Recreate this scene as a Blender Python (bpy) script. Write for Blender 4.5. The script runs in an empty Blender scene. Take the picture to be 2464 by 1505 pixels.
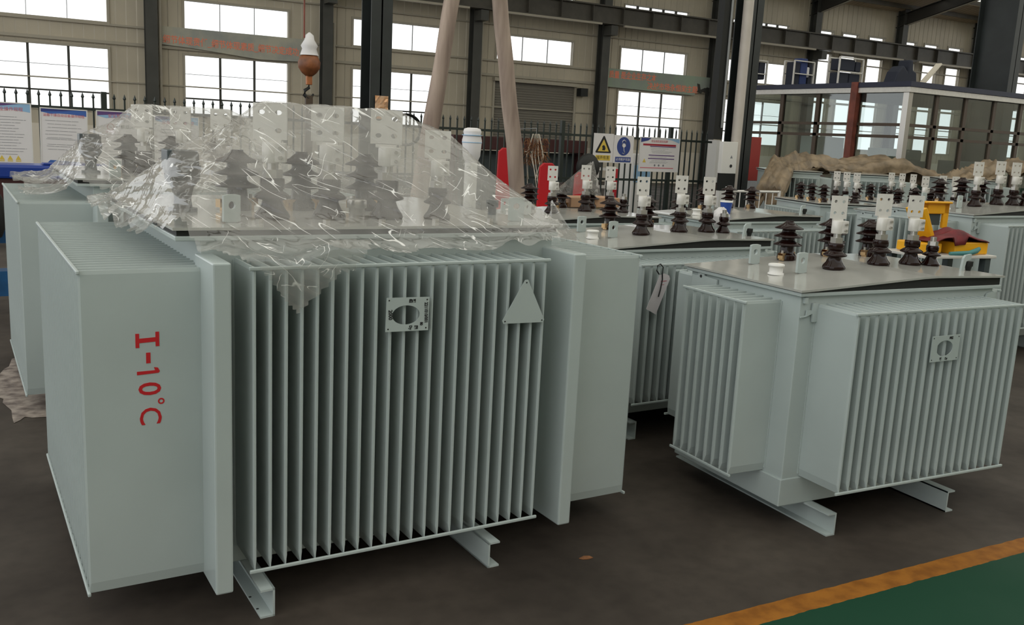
import bpy, math, random
import numpy as np
from mathutils import Matrix, Vector
PI = math.pi
sc = bpy.context.scene
col = sc.collection
random.seed(7)

# ------------------------------------------------------------------ helpers
class MB:
    """collects shapes that become ONE mesh object"""
    def __init__(s): s.v = []; s.f = []; s.s = []
    def add(s, vs, fs, smooth=False):
        b = len(s.v); s.v += [tuple(p) for p in vs]
        s.f += [tuple(i + b for i in f) for f in fs]; s.s += [smooth] * len(fs)
        return s
    def box(s, x0, y0, z0, x1, y1, z1):
        x0, x1 = min(x0, x1), max(x0, x1); y0, y1 = min(y0, y1), max(y0, y1); z0, z1 = min(z0, z1), max(z0, z1)
        return s.add([(x0,y0,z0),(x1,y0,z0),(x1,y1,z0),(x0,y1,z0),(x0,y0,z1),(x1,y0,z1),(x1,y1,z1),(x0,y1,z1)],
                     [(0,3,2,1),(4,5,6,7),(0,1,5,4),(1,2,6,5),(2,3,7,6),(3,0,4,7)])
    def lathe(s, cx, cy, prof, n=20, smooth=True):
        vs = []
        for r, z in prof:
            for k in range(n):
                a = 2*PI*k/n; vs.append((cx + r*math.cos(a), cy + r*math.sin(a), z))
        fs = []
        for i in range(len(prof)-1):
            for k in range(n):
                k2 = (k+1) % n; fs.append((i*n+k, i*n+k2, (i+1)*n+k2, (i+1)*n+k))
        s.add(vs, fs, smooth)
        s.add([vs[k] for k in range(n)], [tuple(range(n-1, -1, -1))])
        m = len(prof)-1
        return s.add([vs[m*n+k] for k in range(n)], [tuple(range(n))])
    def tube(s, pts, r, n=8, smooth=True):
        pts = [Vector(p) for p in pts]; rs = r if isinstance(r, (list, tuple)) else [r]*len(pts)
        vs = []; fs = []
        for i, p in enumerate(pts):
            d = (pts[min(i+1, len(pts)-1)] - pts[max(i-1, 0)]).normalized()
            a = d.cross(Vector((0,0,1)));
            if a.length < 1e-3: a = d.cross(Vector((1,0,0)))
            a.normalize(); b = d.cross(a)
            for k in range(n):
                t = 2*PI*k/n; vs.append(p + (a*math.cos(t) + b*math.sin(t))*rs[i])
        for i in range(len(pts)-1):
            for k in range(n):
                k2 = (k+1) % n; fs.append((i*n+k, (i+1)*n+k, (i+1)*n+k2, i*n+k2))
        s.add(vs, fs, smooth)
        m = len(pts)-1
        s.add([vs[k] for k in range(n)], [tuple(range(n))])
        return s.add([vs[m*n+k] for k in range(n)], [tuple(range(n-1, -1, -1))])
    def beam(s, p0, p1, w, h):
        """rectangular bar from p0 to p1, w across (horizontal), h the other way"""
        p0, p1 = Vector(p0), Vector(p1); d = (p1-p0).normalized()
        a = d.cross(Vector((0,0,1)))
        if a.length < 1e-3: a = Vector((1,0,0))
        a.normalize(); b = a.cross(d)
        vs = []
        for p in (p0, p1):
            for i, j in ((-1,-1),(1,-1),(1,1),(-1,1)): vs.append(p + a*(i*w/2) + b*(j*h/2))
        return s.add(vs, [(0,1,2,3),(7,6,5,4),(0,4,5,1),(1,5,6,2),(2,6,7,3),(3,7,4,0)])
    def prism(s, poly, plane, a, b):
        def P(u, v, w):
            return {'xz': (u, w, v), 'xy': (u, v, w), 'yz': (w, u, v)}[plane]
        n = len(poly)
        vs = [P(u, v, a) for u, v in poly] + [P(u, v, b) for u, v in poly]
        fs = [tuple(range(n)), tuple(range(2*n-1, n-1, -1))] + [(i, i+n, (i+1) % n + n, (i+1) % n) for i in range(n)]
        return s.add(vs, fs)
    def ring(s, outer, inner, plane, a, b):
        """plate with a hole: outer and inner loops with the same number of points"""
        def P(u, v, w):
            return {'xz': (u, w, v), 'xy': (u, v, w), 'yz': (w, u, v)}[plane]
        n = len(outer)
        vs = [P(u, v, a) for u, v in outer] + [P(u, v, a) for u, v in inner] + [P(u, v, b) for u, v in outer] + [P(u, v, b) for u, v in inner]
        fs = []
        for i in range(n):
            j = (i+1) % n
            fs += [(i, j, n+j, n+i), (2*n+i, 3*n+i, 3*n+j, 2*n+j), (i, 2*n+i, 2*n+j, j), (n+i, n+j, 3*n+j, 3*n+i)]
        return s.add(vs, fs)
    def build(s, name, mat, parent=None, bevel=0, loc=None, mtx=None):
        me = bpy.data.meshes.new(name); me.from_pydata(s.v, [], s.f); me.update()
        me.polygons.foreach_set('use_smooth', s.s)
        import bmesh
        bm = bmesh.new(); bm.from_mesh(me); bmesh.ops.recalc_face_normals(bm, faces=bm.faces[:]); bm.to_mesh(me); bm.free()
        me.materials.append(mat)
        o = bpy.data.objects.new(name, me); col.objects.link(o)
        if parent is not None: o.parent = parent
        if loc is not None: o.location = loc
        if mtx is not None: o.matrix_basis = mtx
        if bevel:
            m = o.modifiers.new('bevel', 'BEVEL'); m.width = bevel; m.segments = 2; m.limit_method = 'ANGLE'; m.angle_limit = 0.8
        return o

def tag(o, label, cat, group=None):
    o['label'] = label; o['category'] = cat
    if group: o['group'] = group
    return o
def thing(name, label, cat, loc=(0,0,0), yaw=0, group=None, scale=1):
    o = bpy.data.objects.new(name, None); col.objects.link(o)
    o.empty_display_size = .1
    o.location = loc; o.rotation_euler = (0, 0, yaw); o.scale = (scale,)*3
    return tag(o, label, cat, group)
def struct(o): o['kind'] = 'structure'; return o
SIDE = {}        # which wall of its tank a radiator sits on
WALLYAW = -.05   # the far wall stands a little skew to the row of transformers
def SW(o): o.rotation_euler = (0, 0, WALLYAW); return struct(o)
def copy_tree(o, parent=None, skip=(), sides=()):
    c = o.copy(); col.objects.link(c); c.parent = parent
    for ch in list(o.children):
        if ch.name.split('.')[0] in skip or SIDE.get(ch.name) in sides: continue
        copy_tree(ch, c, skip, sides)
    return c
def text(body, size, mat, name, parent, mtx, extrude=.0006, align='CENTER', sx=1, bold=0):
    cu = bpy.data.curves.new('lettering', 'FONT'); cu.body = body; cu.size = size; cu.extrude = extrude
    cu.align_x = align; cu.align_y = 'CENTER'; cu.offset = bold; cu.resolution_u = 3
    t = bpy.data.objects.new('lettering_source', cu); col.objects.link(t)
    dg = bpy.context.evaluated_depsgraph_get(); dg.update()
    me = bpy.data.meshes.new_from_object(t.evaluated_get(dg))
    bpy.data.objects.remove(t)
    me.materials.clear(); me.materials.append(mat)
    o = bpy.data.objects.new(name, me); col.objects.link(o); o.parent = parent
    o.matrix_basis = mtx @ Matrix.Diagonal((sx, 1, 1, 1))
    return o
FRONT = Matrix.Rotation(PI/2, 4, 'X')            # lettering that faces -Y
def T(x, y, z): return Matrix.Translation((x, y, z))

# ------------------------------------------------------------------ materials
def mat(name, c, rough=.5, metal=0, var=0, vscale=4, bump=0, bscale=30, spec=.5, coat=0, stretch=(1,1,1), c2=None):
    m = bpy.data.materials.new(name); m.use_nodes = True
    nt = m.node_tree; b = nt.nodes['Principled BSDF']
    b.inputs['Base Color'].default_value = (*c, 1); b.inputs['Roughness'].default_value = rough
    b.inputs['Metallic'].default_value = metal; b.inputs['Specular IOR Level'].default_value = spec
    b.inputs['Coat Weight'].default_value = coat
    tc = nt.nodes.new('ShaderNodeTexCoord'); mp = nt.nodes.new('ShaderNodeMapping')
    mp.inputs['Scale'].default_value = stretch
    nt.links.new(tc.outputs['Object'], mp.inputs['Vector'])
    if var or c2:
        n = nt.nodes.new('ShaderNodeTexNoise'); n.inputs['Scale'].default_value = vscale; n.inputs['Detail'].default_value = 6
        nt.links.new(mp.outputs[0], n.inputs['Vector'])
        mx = nt.nodes.new('ShaderNodeMix'); mx.data_type = 'RGBA'
        lo = c2 if c2 else tuple(x*(1-var) for x in c); hi = c if c2 else tuple(min(1, x*(1+var*.6)) for x in c)
        mx.inputs['A'].default_value = (*lo, 1); mx.inputs['B'].default_value = (*hi, 1)
        r = nt.nodes.new('ShaderNodeMapRange'); r.inputs['From Min'].default_value = .35; r.inputs['From Max'].default_value = .65
        nt.links.new(n.outputs['Fac'], r.inputs['Value']); nt.links.new(r.outputs[0], mx.inputs['Factor'])
        nt.links.new(mx.outputs['Result'], b.inputs['Base Color'])
    if bump:
        n2 = nt.nodes.new('ShaderNodeTexNoise'); n2.inputs['Scale'].default_value = bscale; n2.inputs['Detail'].default_value = 4
        nt.links.new(mp.outputs[0], n2.inputs['Vector'])
        bp = nt.nodes.new('ShaderNodeBump'); bp.inputs['Strength'].default_value = bump; bp.inputs['Distance'].default_value = .01
        nt.links.new(n2.outputs['Fac'], bp.inputs['Height']); nt.links.new(bp.outputs[0], b.inputs['Normal'])
    return m
M = {}
M['paint'] = mat('grey_green_paint', (.41,.465,.455), .33, var=.04, vscale=3, bump=.02, bscale=18)
M['lid'] = mat('glossy_lid_paint', (.40,.40,.37), .12, var=.04, vscale=5)
M['white_metal'] = mat('tinned_terminal', (.68,.66,.62), .38, metal=.15, var=.06, vscale=20)
M['steel'] = mat('bare_steel', (.5,.48,.45), .3, metal=.8)
M['hole'] = mat('dark_hole', (.02,.02,.02), .8)
M['porcelain'] = mat('brown_porcelain', (.013,.004,.003), .09, spec=.28)
M['darkcap'] = mat('slate_grey_plastic', (.055,.07,.075), .4)
M['brass'] = mat('brass_clamp', (.62,.42,.22), .35, metal=.7)
M['rubber'] = mat('black_rubber', (.008,.009,.008), .6)
M['red'] = mat('red_stencil_paint', (.50,.01,.015), .55)
M['ink'] = mat('black_marker', (.012,.012,.014), .6)
M['white'] = mat('white_enamel', (.74,.73,.70), .4)
M['tagcard'] = mat('pale_card', (.52,.49,.50), .6)
M['colsteel'] = mat('dark_green_steel', (.022,.027,.027), .45, var=.2, vscale=3)
M['wallcol'] = mat('grey_steel_column', (.06,.06,.052), .5, var=.15, vscale=2)
M['trim'] = mat('pale_trim', (.42,.38,.30), .5)
M['fence'] = mat('dark_fence_paint', (.018,.026,.022), .4)
M['wood'] = mat('weathered_wood', (.42,.33,.27), .8, bump=.5, bscale=14, stretch=(1,1,.12), c2=(.22,.16,.13), vscale=9)
M['roofdark'] = mat('dark_cabin_roof', (.018,.022,.05), .5)
M['board'] = mat('printed_board', (.72,.70,.70), .35)
M['boardframe'] = mat('aluminium_frame', (.75,.74,.72), .35, metal=.2)
M['navy'] = mat('navy_print', (.035,.05,.22), .4)
M['blue'] = mat('blue_print', (.05,.13,.42), .4)
M['skyblue'] = mat('pale_blue_print', (.28,.47,.68), .4)
M['purple'] = mat('purple_print', (.12,.06,.2), .4)
M['pink'] = mat('pink_print', (.62,.16,.2), .4)
M['greyprint'] = mat('grey_print', (.2,.2,.22), .5)
M['yellow'] = mat('yellow_print', (.68,.5,.08), .4)
M['signblue'] = mat('blue_sign', (.03,.06,.24), .4)
M['crimson'] = mat('crimson_print', (.35,.02,.04), .4)
M['orange'] = mat('banner_red', (.95,.30,.18), .6)
M['hookpaint'] = mat('worn_hook_paint', (.22,.075,.025), .5, var=.4, vscale=9)
M['banner'] = mat('faded_banner_cloth', (.52,.50,.40), .8, c2=(.34,.36,.34), vscale=1.3, var=.2)
M['bannergreen'] = mat('faded_green_banner', (.36,.45,.34), .8, c2=(.33,.35,.33), vscale=1.0, var=.2)
M['peel'] = mat('peeled_banner', (.05,.05,.045), .8)
M['copper'] = mat('copper_foil', (.62,.30,.12), .25, metal=.4, bump=.6, bscale=9, c2=(.85,.6,.42), vscale=9)
M['bluesteel'] = mat('blue_machine_paint', (.015,.09,.23), .4, var=.25, vscale=6)
M['bluecover'] = mat('blue_cover', (.01,.04,.26), .35)
M['rust'] = mat('rust_red_paint', (.20,.05,.03), .55, var=.3, vscale=5)
M['maroon'] = mat('maroon_paint', (.05,.012,.012), .5)
M['redplastic'] = mat('red_plastic', (.5,.012,.02), .35)
M['redcab'] = mat('red_cabinet_paint', (.30,.035,.03), .4)
M['dryplant'] = mat('dried_plant', (.19,.08,.03), .9, var=.4, vscale=30)
M['toolyellow'] = mat('yellow_tool_plastic', (.82,.40,.01), .38)
M['darkred'] = mat('dark_red_cloth', (.14,.008,.012), .6, var=.4, vscale=14)
M['teal'] = mat('teal_glove', (.06,.22,.22), .6)
M['tarp'] = mat('brown_tarp', (.25,.185,.115), .5, var=.4, vscale=5, bump=.9, bscale=5)
M['brown'] = mat('brown_frame', (.075,.05,.032), .5)
M['darkitem'] = mat('dark_workwear', (.02,.024,.04), .8)
M['blueitem'] = mat('blue_workwear', (.03,.05,.16), .8)
M['grey'] = mat('mid_grey_paint', (.28,.29,.29), .5, var=.1)
M['cream'] = mat('cream_panel', (.72,.66,.55), .6)
M['pipe'] = mat('cream_downpipe', (.55,.50,.45), .5, var=.06)
M['whitecloth'] = mat('white_wrap', (.72,.70,.70), .6, bump=.4, bscale=12)
M['orangebrown'] = mat('orange_brown_block', (.38,.13,.04), .5, var=.3, vscale=10)
M['junk'] = mat('grey_scrap', (.26,.23,.20), .8, var=.4, vscale=12)
M['cardboard'] = mat('cardboard', (.45,.27,.16), .7, var=.1)
M['shutter'] = mat('grey_shutter', (.30,.28,.24), .5)
M['cupblue'] = mat('blue_cup', (.015,.06,.3), .4)

def glassmat(name, tint, gloss=.12):
    m = bpy.data.materials.new(name); m.use_nodes = True; nt = m.node_tree; nt.nodes.clear()
    o = nt.nodes.new('ShaderNodeOutputMaterial'); t = nt.nodes.new('ShaderNodeBsdfTransparent'); t.inputs[0].default_value = (*tint, 1)
    g = nt.nodes.new('ShaderNodeBsdfGlossy'); g.inputs['Roughness'].default_value = .02
    lw = nt.nodes.new('ShaderNodeLayerWeight'); lw.inputs['Blend'].default_value = .3
    mr = nt.nodes.new('ShaderNodeMapRange'); mr.inputs['To Min'].default_value = gloss; mr.inputs['To Max'].default_value = .45
    mx = nt.nodes.new('ShaderNodeMixShader')
    nt.links.new(lw.outputs['Facing'], mr.inputs['Value']); nt.links.new(mr.outputs[0], mx.inputs[0])
    nt.links.new(t.outputs[0], mx.inputs[1]); nt.links.new(g.outputs[0], mx.inputs[2]); nt.links.new(mx.outputs[0], o.inputs[0])
    return m
M['pane'] = glassmat('window_glass', (1,1,1), .02)
M['cabinglass'] = glassmat('cabin_glass', (.74,.80,.79), .045)
def skylightmat():
    m = bpy.data.materials.new('translucent_skylight'); m.use_nodes = True; nt = m.node_tree; nt.nodes.clear()
    o = nt.nodes.new('ShaderNodeOutputMaterial'); t = nt.nodes.new('ShaderNodeBsdfTransparent'); t.inputs[0].default_value = (.8,.78,.7,1)
    d = nt.nodes.new('ShaderNodeBsdfTranslucent'); d.inputs[0].default_value = (.8,.77,.68,1)
    mx = nt.nodes.new('ShaderNodeMixShader'); mx.inputs[0].default_value = .35
    nt.links.new(t.outputs[0], mx.inputs[1]); nt.links.new(d.outputs[0], mx.inputs[2]); nt.links.new(mx.outputs[0], o.inputs[0])
    return m
M['skylight'] = skylightmat()

def filmmat(name, haze):
    """thin clear polythene: mostly see-through, a milky haze, pale sharp creases with painted-in glints"""
    m = bpy.data.materials.new(name); m.use_nodes = True; nt = m.node_tree; nt.nodes.clear(); N = nt.nodes.new; L = nt.links.new
    o = N('ShaderNodeOutputMaterial'); tc = N('ShaderNodeTexCoord')
    def mapping(rot, scale):
        q = N('ShaderNodeMapping'); q.inputs['Rotation'].default_value = rot; q.inputs['Scale'].default_value = scale; L(tc.outputs['Object'], q.inputs['Vector']); return q
    def noise(vec, sc_, det=3, dist=0):
        q = N('ShaderNodeTexNoise'); q.inputs['Scale'].default_value = sc_; q.inputs['Detail'].default_value = det; q.inputs['Distortion'].default_value = dist; L(vec, q.inputs['Vector']); return q
    def mrange(val, a, b, c, d):
        q = N('ShaderNodeMapRange'); q.interpolation_type = 'SMOOTHSTEP'
        for k, v in zip(('From Min','From Max','To Min','To Max'), (a,b,c,d)): q.inputs[k].default_value = v
        L(val, q.inputs['Value']); return q.outputs[0]
    def mul(a, b):
        q = N('ShaderNodeMath'); q.operation = 'MULTIPLY'; L(a, q.inputs[0]); L(b, q.inputs[1]); return q.outputs[0]
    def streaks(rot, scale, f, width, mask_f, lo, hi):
        """painted highlights on long thin folds: contour lines of a stretched noise, broken up by a mask"""
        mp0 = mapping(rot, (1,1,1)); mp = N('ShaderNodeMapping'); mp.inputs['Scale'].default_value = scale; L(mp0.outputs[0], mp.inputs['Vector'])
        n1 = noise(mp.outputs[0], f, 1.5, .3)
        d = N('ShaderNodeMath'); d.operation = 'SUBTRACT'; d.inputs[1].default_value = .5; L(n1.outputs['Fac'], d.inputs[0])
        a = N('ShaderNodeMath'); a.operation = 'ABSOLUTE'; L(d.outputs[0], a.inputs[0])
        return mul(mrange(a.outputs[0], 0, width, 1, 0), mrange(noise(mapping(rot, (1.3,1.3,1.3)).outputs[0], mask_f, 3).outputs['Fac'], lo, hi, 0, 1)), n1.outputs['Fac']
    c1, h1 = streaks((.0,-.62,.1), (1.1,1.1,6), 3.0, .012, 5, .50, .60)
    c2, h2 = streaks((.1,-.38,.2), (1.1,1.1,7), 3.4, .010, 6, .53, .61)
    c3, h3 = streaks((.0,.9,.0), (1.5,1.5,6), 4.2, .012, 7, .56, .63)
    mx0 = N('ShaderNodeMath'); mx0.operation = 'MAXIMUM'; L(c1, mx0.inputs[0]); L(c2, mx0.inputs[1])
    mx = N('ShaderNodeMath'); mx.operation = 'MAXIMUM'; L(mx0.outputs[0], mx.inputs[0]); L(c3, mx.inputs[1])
    ha = N('ShaderNodeMath'); ha.operation = 'ADD'; L(h2, ha.inputs[0]); L(h1, ha.inputs[1])
    soft = noise(mapping((.2,.1,.3), (1,1,1)).outputs[0], 5, 3, .8)
    hb = N('ShaderNodeMath'); hb.operation = 'MULTIPLY_ADD'; hb.inputs[1].default_value = .8; L(soft.outputs['Fac'], hb.inputs[0]); L(ha.outputs[0], hb.inputs[2])
    bp = N('ShaderNodeBump'); bp.inputs['Strength'].default_value = .5; bp.inputs['Distance'].default_value = .02; L(hb.outputs[0], bp.inputs['Height'])
    tr = N('ShaderNodeBsdfTransparent'); tr.inputs[0].default_value = (.96,.96,.95,1)
    df = N('ShaderNodeBsdfDiffuse'); df.inputs[0].default_value = (.62,.60,.57,1)
    tl = N('ShaderNodeBsdfTranslucent'); tl.inputs[0].default_value = (.62,.60,.57,1)
    md = N('ShaderNodeMixShader'); md.inputs[0].default_value = .4; L(df.outputs[0], md.inputs[1]); L(tl.outputs[0], md.inputs[2])
    m1 = N('ShaderNodeMixShader'); L(mrange(soft.outputs['Fac'], .3, .7, haze*.6, haze*1.5), m1.inputs[0]); L(tr.outputs[0], m1.inputs[1]); L(md.outputs[0], m1.inputs[2])
    gl = N('ShaderNodeBsdfGlossy'); gl.inputs['Roughness'].default_value = .07; gl.inputs[0].default_value = (1,1,1,1); L(bp.outputs[0], gl.inputs['Normal'])
    lw = N('ShaderNodeLayerWeight'); lw.inputs['Blend'].default_value = .2; L(bp.outputs[0], lw.inputs['Normal'])
    m2 = N('ShaderNodeMixShader'); L(mrange(lw.outputs['Facing'], 0, 1, .045, .40), m2.inputs[0]); L(m1.outputs[0], m2.inputs[1]); L(gl.outputs[0], m2.inputs[2])
    cw = N('ShaderNodeBsdfDiffuse'); cw.inputs[0].default_value = (.9,.9,.88,1); cg = N('ShaderNodeBsdfGlossy'); cg.inputs['Roughness'].default_value = .35  # pale crease shader: bright glints along the folds put into the colour
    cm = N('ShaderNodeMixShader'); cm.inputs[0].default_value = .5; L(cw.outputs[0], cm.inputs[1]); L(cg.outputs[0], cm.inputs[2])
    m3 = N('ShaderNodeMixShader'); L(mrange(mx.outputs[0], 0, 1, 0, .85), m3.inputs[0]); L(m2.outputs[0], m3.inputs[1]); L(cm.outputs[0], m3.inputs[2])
    L(m3.outputs[0], o.inputs[0])
    return m
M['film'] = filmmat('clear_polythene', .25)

def floormat():
    m = bpy.data.materials.new('workshop_floor'); m.use_nodes = True; nt = m.node_tree; N = nt.nodes.new; L = nt.links.new
    b = nt.nodes['Principled BSDF']; tc = N('ShaderNodeTexCoord')
    n = N('ShaderNodeTexNoise'); n.inputs['Scale'].default_value = 1.3; n.inputs['Detail'].default_value = 8; L(tc.outputs['Object'], n.inputs['Vector'])
    n3 = N('ShaderNodeTexNoise'); n3.inputs['Scale'].default_value = 14; n3.inputs['Detail'].default_value = 6; L(tc.outputs['Object'], n3.inputs['Vector'])
    cr = N('ShaderNodeValToRGB'); cr.color_ramp.elements[0].position = .3; cr.color_ramp.elements[0].color = (.034,.027,.022,1)
    cr.color_ramp.elements[1].position = .72; cr.color_ramp.elements[1].color = (.082,.067,.055,1); L(n.outputs['Fac'], cr.inputs[0])
    mx = N('ShaderNodeMix'); mx.data_type = 'RGBA'; mx.blend_type = 'MULTIPLY'; mx.inputs['Factor'].default_value = .5
    L(cr.outputs[0], mx.inputs['A']); c3 = N('ShaderNodeValToRGB'); c3.color_ramp.elements[0].position=.3; c3.color_ramp.elements[0].color=(.6,.6,.6,1); c3.color_ramp.elements[1].position=.6; L(n3.outputs['Fac'], c3.inputs[0]); L(c3.outputs[0], mx.inputs['B'])
    # painted walkway: distance across the stripe, in the floor's own coordinates
    sx = N('ShaderNodeSeparateXYZ'); L(tc.outputs['Object'], sx.inputs[0])
    a = math.radians(-2.6); ex = N('ShaderNodeMath'); ex.operation = 'MULTIPLY_ADD'; ex.inputs[1].default_value = -math.tan(a); L(sx.outputs['X'], ex.inputs[0]); L(sx.outputs['Y'], ex.inputs[2])
    wob = N('ShaderNodeMath'); wob.operation = 'MULTIPLY_ADD'; wob.inputs[1].default_value = .018; L(n3.outputs['Fac'], wob.inputs[0]); L(ex.outputs[0], wob.inputs[2])
    # wob ~ Y + .045*X + .009 ; stripe between 2.165 and 2.255
    def less(v):
        q = N('ShaderNodeMath'); q.operation = 'LESS_THAN'; q.inputs[1].default_value = v; L(wob.outputs[0], q.inputs[0]); return q
    m1 = N('ShaderNodeMix'); m1.data_type = 'RGBA'; L(less(2.255).outputs[0], m1.inputs['Factor']); L(mx.outputs['Result'], m1.inputs['A'])
    oc = N('ShaderNodeValToRGB'); oc.color_ramp.elements[0].color = (.20,.072,.008,1); oc.color_ramp.elements[0].position = .35; oc.color_ramp.elements[1].color = (.30,.115,.014,1); oc.color_ramp.elements[1].position = .6; L(n3.outputs['Fac'], oc.inputs[0]); L(oc.outputs[0], m1.inputs['B'])
    m2 = N('ShaderNodeMix'); m2.data_type = 'RGBA'; L(less(2.155).outputs[0], m2.inputs['Factor']); L(m1.outputs['Result'], m2.inputs['A']); m2.inputs['B'].default_value = (.005,.045,.022,1)
    L(m2.outputs['Result'], b.inputs['Base Color'])
    rr = N('ShaderNodeMapRange'); rr.inputs['From Min'].default_value = .3; rr.inputs['From Max'].default_value = .7; rr.inputs['To Min'].default_value = .70; rr.inputs['To Max'].default_value = .52; L(n.outputs['Fac'], rr.inputs['Value'])
    L(rr.outputs[0], b.inputs['Roughness'])
    b.inputs['Specular IOR Level'].default_value = .18
    return m
M['floor'] = floormat()
def floorpatchmat():
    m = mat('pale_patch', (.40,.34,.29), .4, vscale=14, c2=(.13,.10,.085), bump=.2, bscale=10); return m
M['mottled'] = floorpatchmat()
def clad(name, c, scale, axis='X'):
    m = mat(name, c, .55, var=.10, vscale=.6)
    nt = m.node_tree; N = nt.nodes.new; L = nt.links.new; b = nt.nodes['Principled BSDF']
    tc = N('ShaderNodeTexCoord'); w = N('ShaderNodeTexWave'); w.wave_type = 'BANDS'; w.bands_direction = axis; w.wave_profile = 'SAW'
    w.inputs['Scale'].default_value = scale; L(tc.outputs['Object'], w.inputs['Vector'])
    r = N('ShaderNodeValToRGB'); r.color_ramp.elements[0].position = 0; r.color_ramp.elements[0].color = (0,0,0,1); r.color_ramp.elements[1].position = .12; r.color_ramp.elements[1].color = (1,1,1,1)
    L(w.outputs['Fac'], r.inputs[0]); bp = N('ShaderNodeBump'); bp.inputs['Distance'].default_value = .04; bp.inputs['Strength'].default_value = .8; L(r.outputs[0], bp.inputs['Height']); L(bp.outputs[0], b.inputs['Normal'])
    return m
M['wall'] = clad('ribbed_wall_sheet', (.56,.50,.385), 1.05)
M['roof'] = clad('ribbed_roof_sheet', (.58,.47,.34), 1.2)
M['rafter'] = mat('dark_rafter_steel', (.035,.032,.028), .5)
M['crane'] = mat('crane_girder_paint', (.07,.062,.048), .5, var=.15)
# ------------------------------------------------------------------ transformers
def lv_bushing(root, x, y, z, s, turn=0.0, clamp=True, wide=1.0):
    p = MB().lathe(0, 0, [(.050,0),(.053,.008),(.050,.016),(.038,.032),(.031,.048),(.029,.056),(.052,.062),(.054,.068),(.040,.078),(.032,.083),(.031,.088),(.036,.090),(.036,.118),(.033,.122)], 24).build('low_voltage_bushing', M['porcelain'], root)
    p.location = (x, y, z); p.scale = (s,)*3; p.rotation_euler = (0, 0, turn)
    hexa = [(.030*math.cos(k*PI/3), .030*math.sin(k*PI/3)) for k in range(6)]
    MB().prism(hexa, 'xy', .121, .146).build('hex_nut', M['steel'], p)
    MB().lathe(0, 0, [(.017,.145),(.017,.172)], 14).build('stud', M['steel'], p)
    if clamp:
        c = MB(); c.lathe(-.004, 0, [(.024,.165),(.026,.168),(.026,.222),(.024,.225)], 20); c.box(-.004, -.022, .168, .040, -.004, .224); c.box(-.004, .002, .168, .040, .020, .224)
        c.build('terminal_clamp', M['white_metal'], p, bevel=.002)
        for zz in (.181, .209):
            MB().tube([(.026,-.036,zz),(.026,.034,zz)], .0065, 6).build('bolt', M['steel'], p)
        pl = MB(); o = [(-.036,.232),(.036,.232),(.036,.338),(-.036,.338)]
        # terminal palm: a flat bar with four holes, built as two rows of pierced plates
        for cx in (-.018, .018):
            for cz in (.259, .311):
                n = 16; out = []; inn = []
                for k in range(n):
                    a = 2*PI*k/n; ca, sa = math.cos(a), math.sin(a); t = 1/max(abs(ca)/.018, abs(sa)/.026)
                    out.append((cx + ca*t, cz + sa*t)); inn.append((cx + ca*.0072, cz + sa*.0072))
                for sx_, sz_ in ((1,1),(-1,1),(-1,-1),(1,-1)):
                    k = min(range(n), key=lambda q: (out[q][0]-cx-sx_*.018)**2+(out[q][1]-cz-sz_*.026)**2); out[k] = (cx+sx_*.018, cz+sz_*.026)
                pl.ring(out, inn, 'xz', -.006, .006)
        pl.box(-.024, -.006, .222, .024, .006, .234)
        q = pl.build('terminal_plate', M['white_metal'], p); q.rotation_euler = (0, 0, -.08); q.location = (-.006, .0, 0); q.scale = (wide, 1, 1)
    return p
def hv_bushing(root, x, y, z, s, turn=0.4):
    prof = [(.045,0),(.046,.022),(.040,.03),(.034,.036),(.032,.062),(.031,.066)]
    for k in range(3):
        b = .070 + k*.040
        prof += [(.033, b), (.068, b+.003), (.069, b+.007), (.040, b+.020), (.033, b+.026), (.031, b+.036)]
    prof = prof[:-1] + [(.020, .186), (.020, .192)]
    p = MB().lathe(0, 0, prof, 26).build('high_voltage_bushing', M['porcelain'], root)
    p.location = (x, y, z); p.scale = (s,)*3; p.rotation_euler = (0, 0, turn)
    for sg in (-1, 1):
        c = MB(); c.box(sg*.046, -.012, 0, sg*.058, .012, .034); c.box(sg*.030, -.012, .026, sg*.074, .012, .036); c.box(sg*.064, -.012, .010, sg*.074, .012, .036)
        c.build('holding_clamp', M['brass'], p)
        MB().tube([(sg*.052,0,.03),(sg*.052,0,.05)], .007, 6).build('clamp_bolt', M['steel'], p)
    return p
def radiator(root, side, W, D, a0, a1, dep, z0, z1, n, t):
    F = {'front': lambda a, o, z: (a, -o, z), 'back': lambda a, o, z: (a, D+o, z), 'left': lambda a, o, z: (-o, a, z), 'right': lambda a, o, z: (W+o, a, z)}[side]
    hd = MB(); p, q = F(a0-.005, -.006, z0+.01), F(a1+.005, .004, z1-.005); hd.box(*p, *q)
    r = hd.build('radiator', M['paint'], root); SIDE[r.name] = side
    fin = MB()
    prof = [(-.5,0),(.5,0),(.5,dep-.5*t),(.22,dep),(-.22,dep),(-.5,dep-.5*t)]
    vs = []
    for z, k in ((z0, .18), (z0+.034, 1), (z1-.012, 1), (z1, .6)):
        for a, o in prof: vs.append(F(a*t*k, min(o, dep), z))
    m = 6; fs = [tuple(range(m)), tuple(range(4*m-1, 3*m-1, -1))]
    for l in range(3):
        for k in range(m): fs.append((l*m+k, l*m+(k+1) % m, (l+1)*m+(k+1) % m, (l+1)*m+k))
    fin.add(vs, fs)
    base = Vector(F(0, 0, 0)); st = (a1-a0-t)/(n-1)
    f0 = None
    for i in range(n):
        if f0 is None: f0 = fin.build('fin', M['paint'], r); o = f0
        else: o = f0.copy(); col.objects.link(o); o.parent = r
        d = Vector(F(a0+t/2+st*i, 0, 0)) - base; o.location = d
    for z in (z0, z1-.004):
        b = MB(); p, q = F(a0-.012, dep-.004, z-.006), F(a1+.012, dep+.006, z+.006); b.box(*p, *q)
        b.build('tie_bar', M['paint'], r, bevel=.003)
    return r
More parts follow.
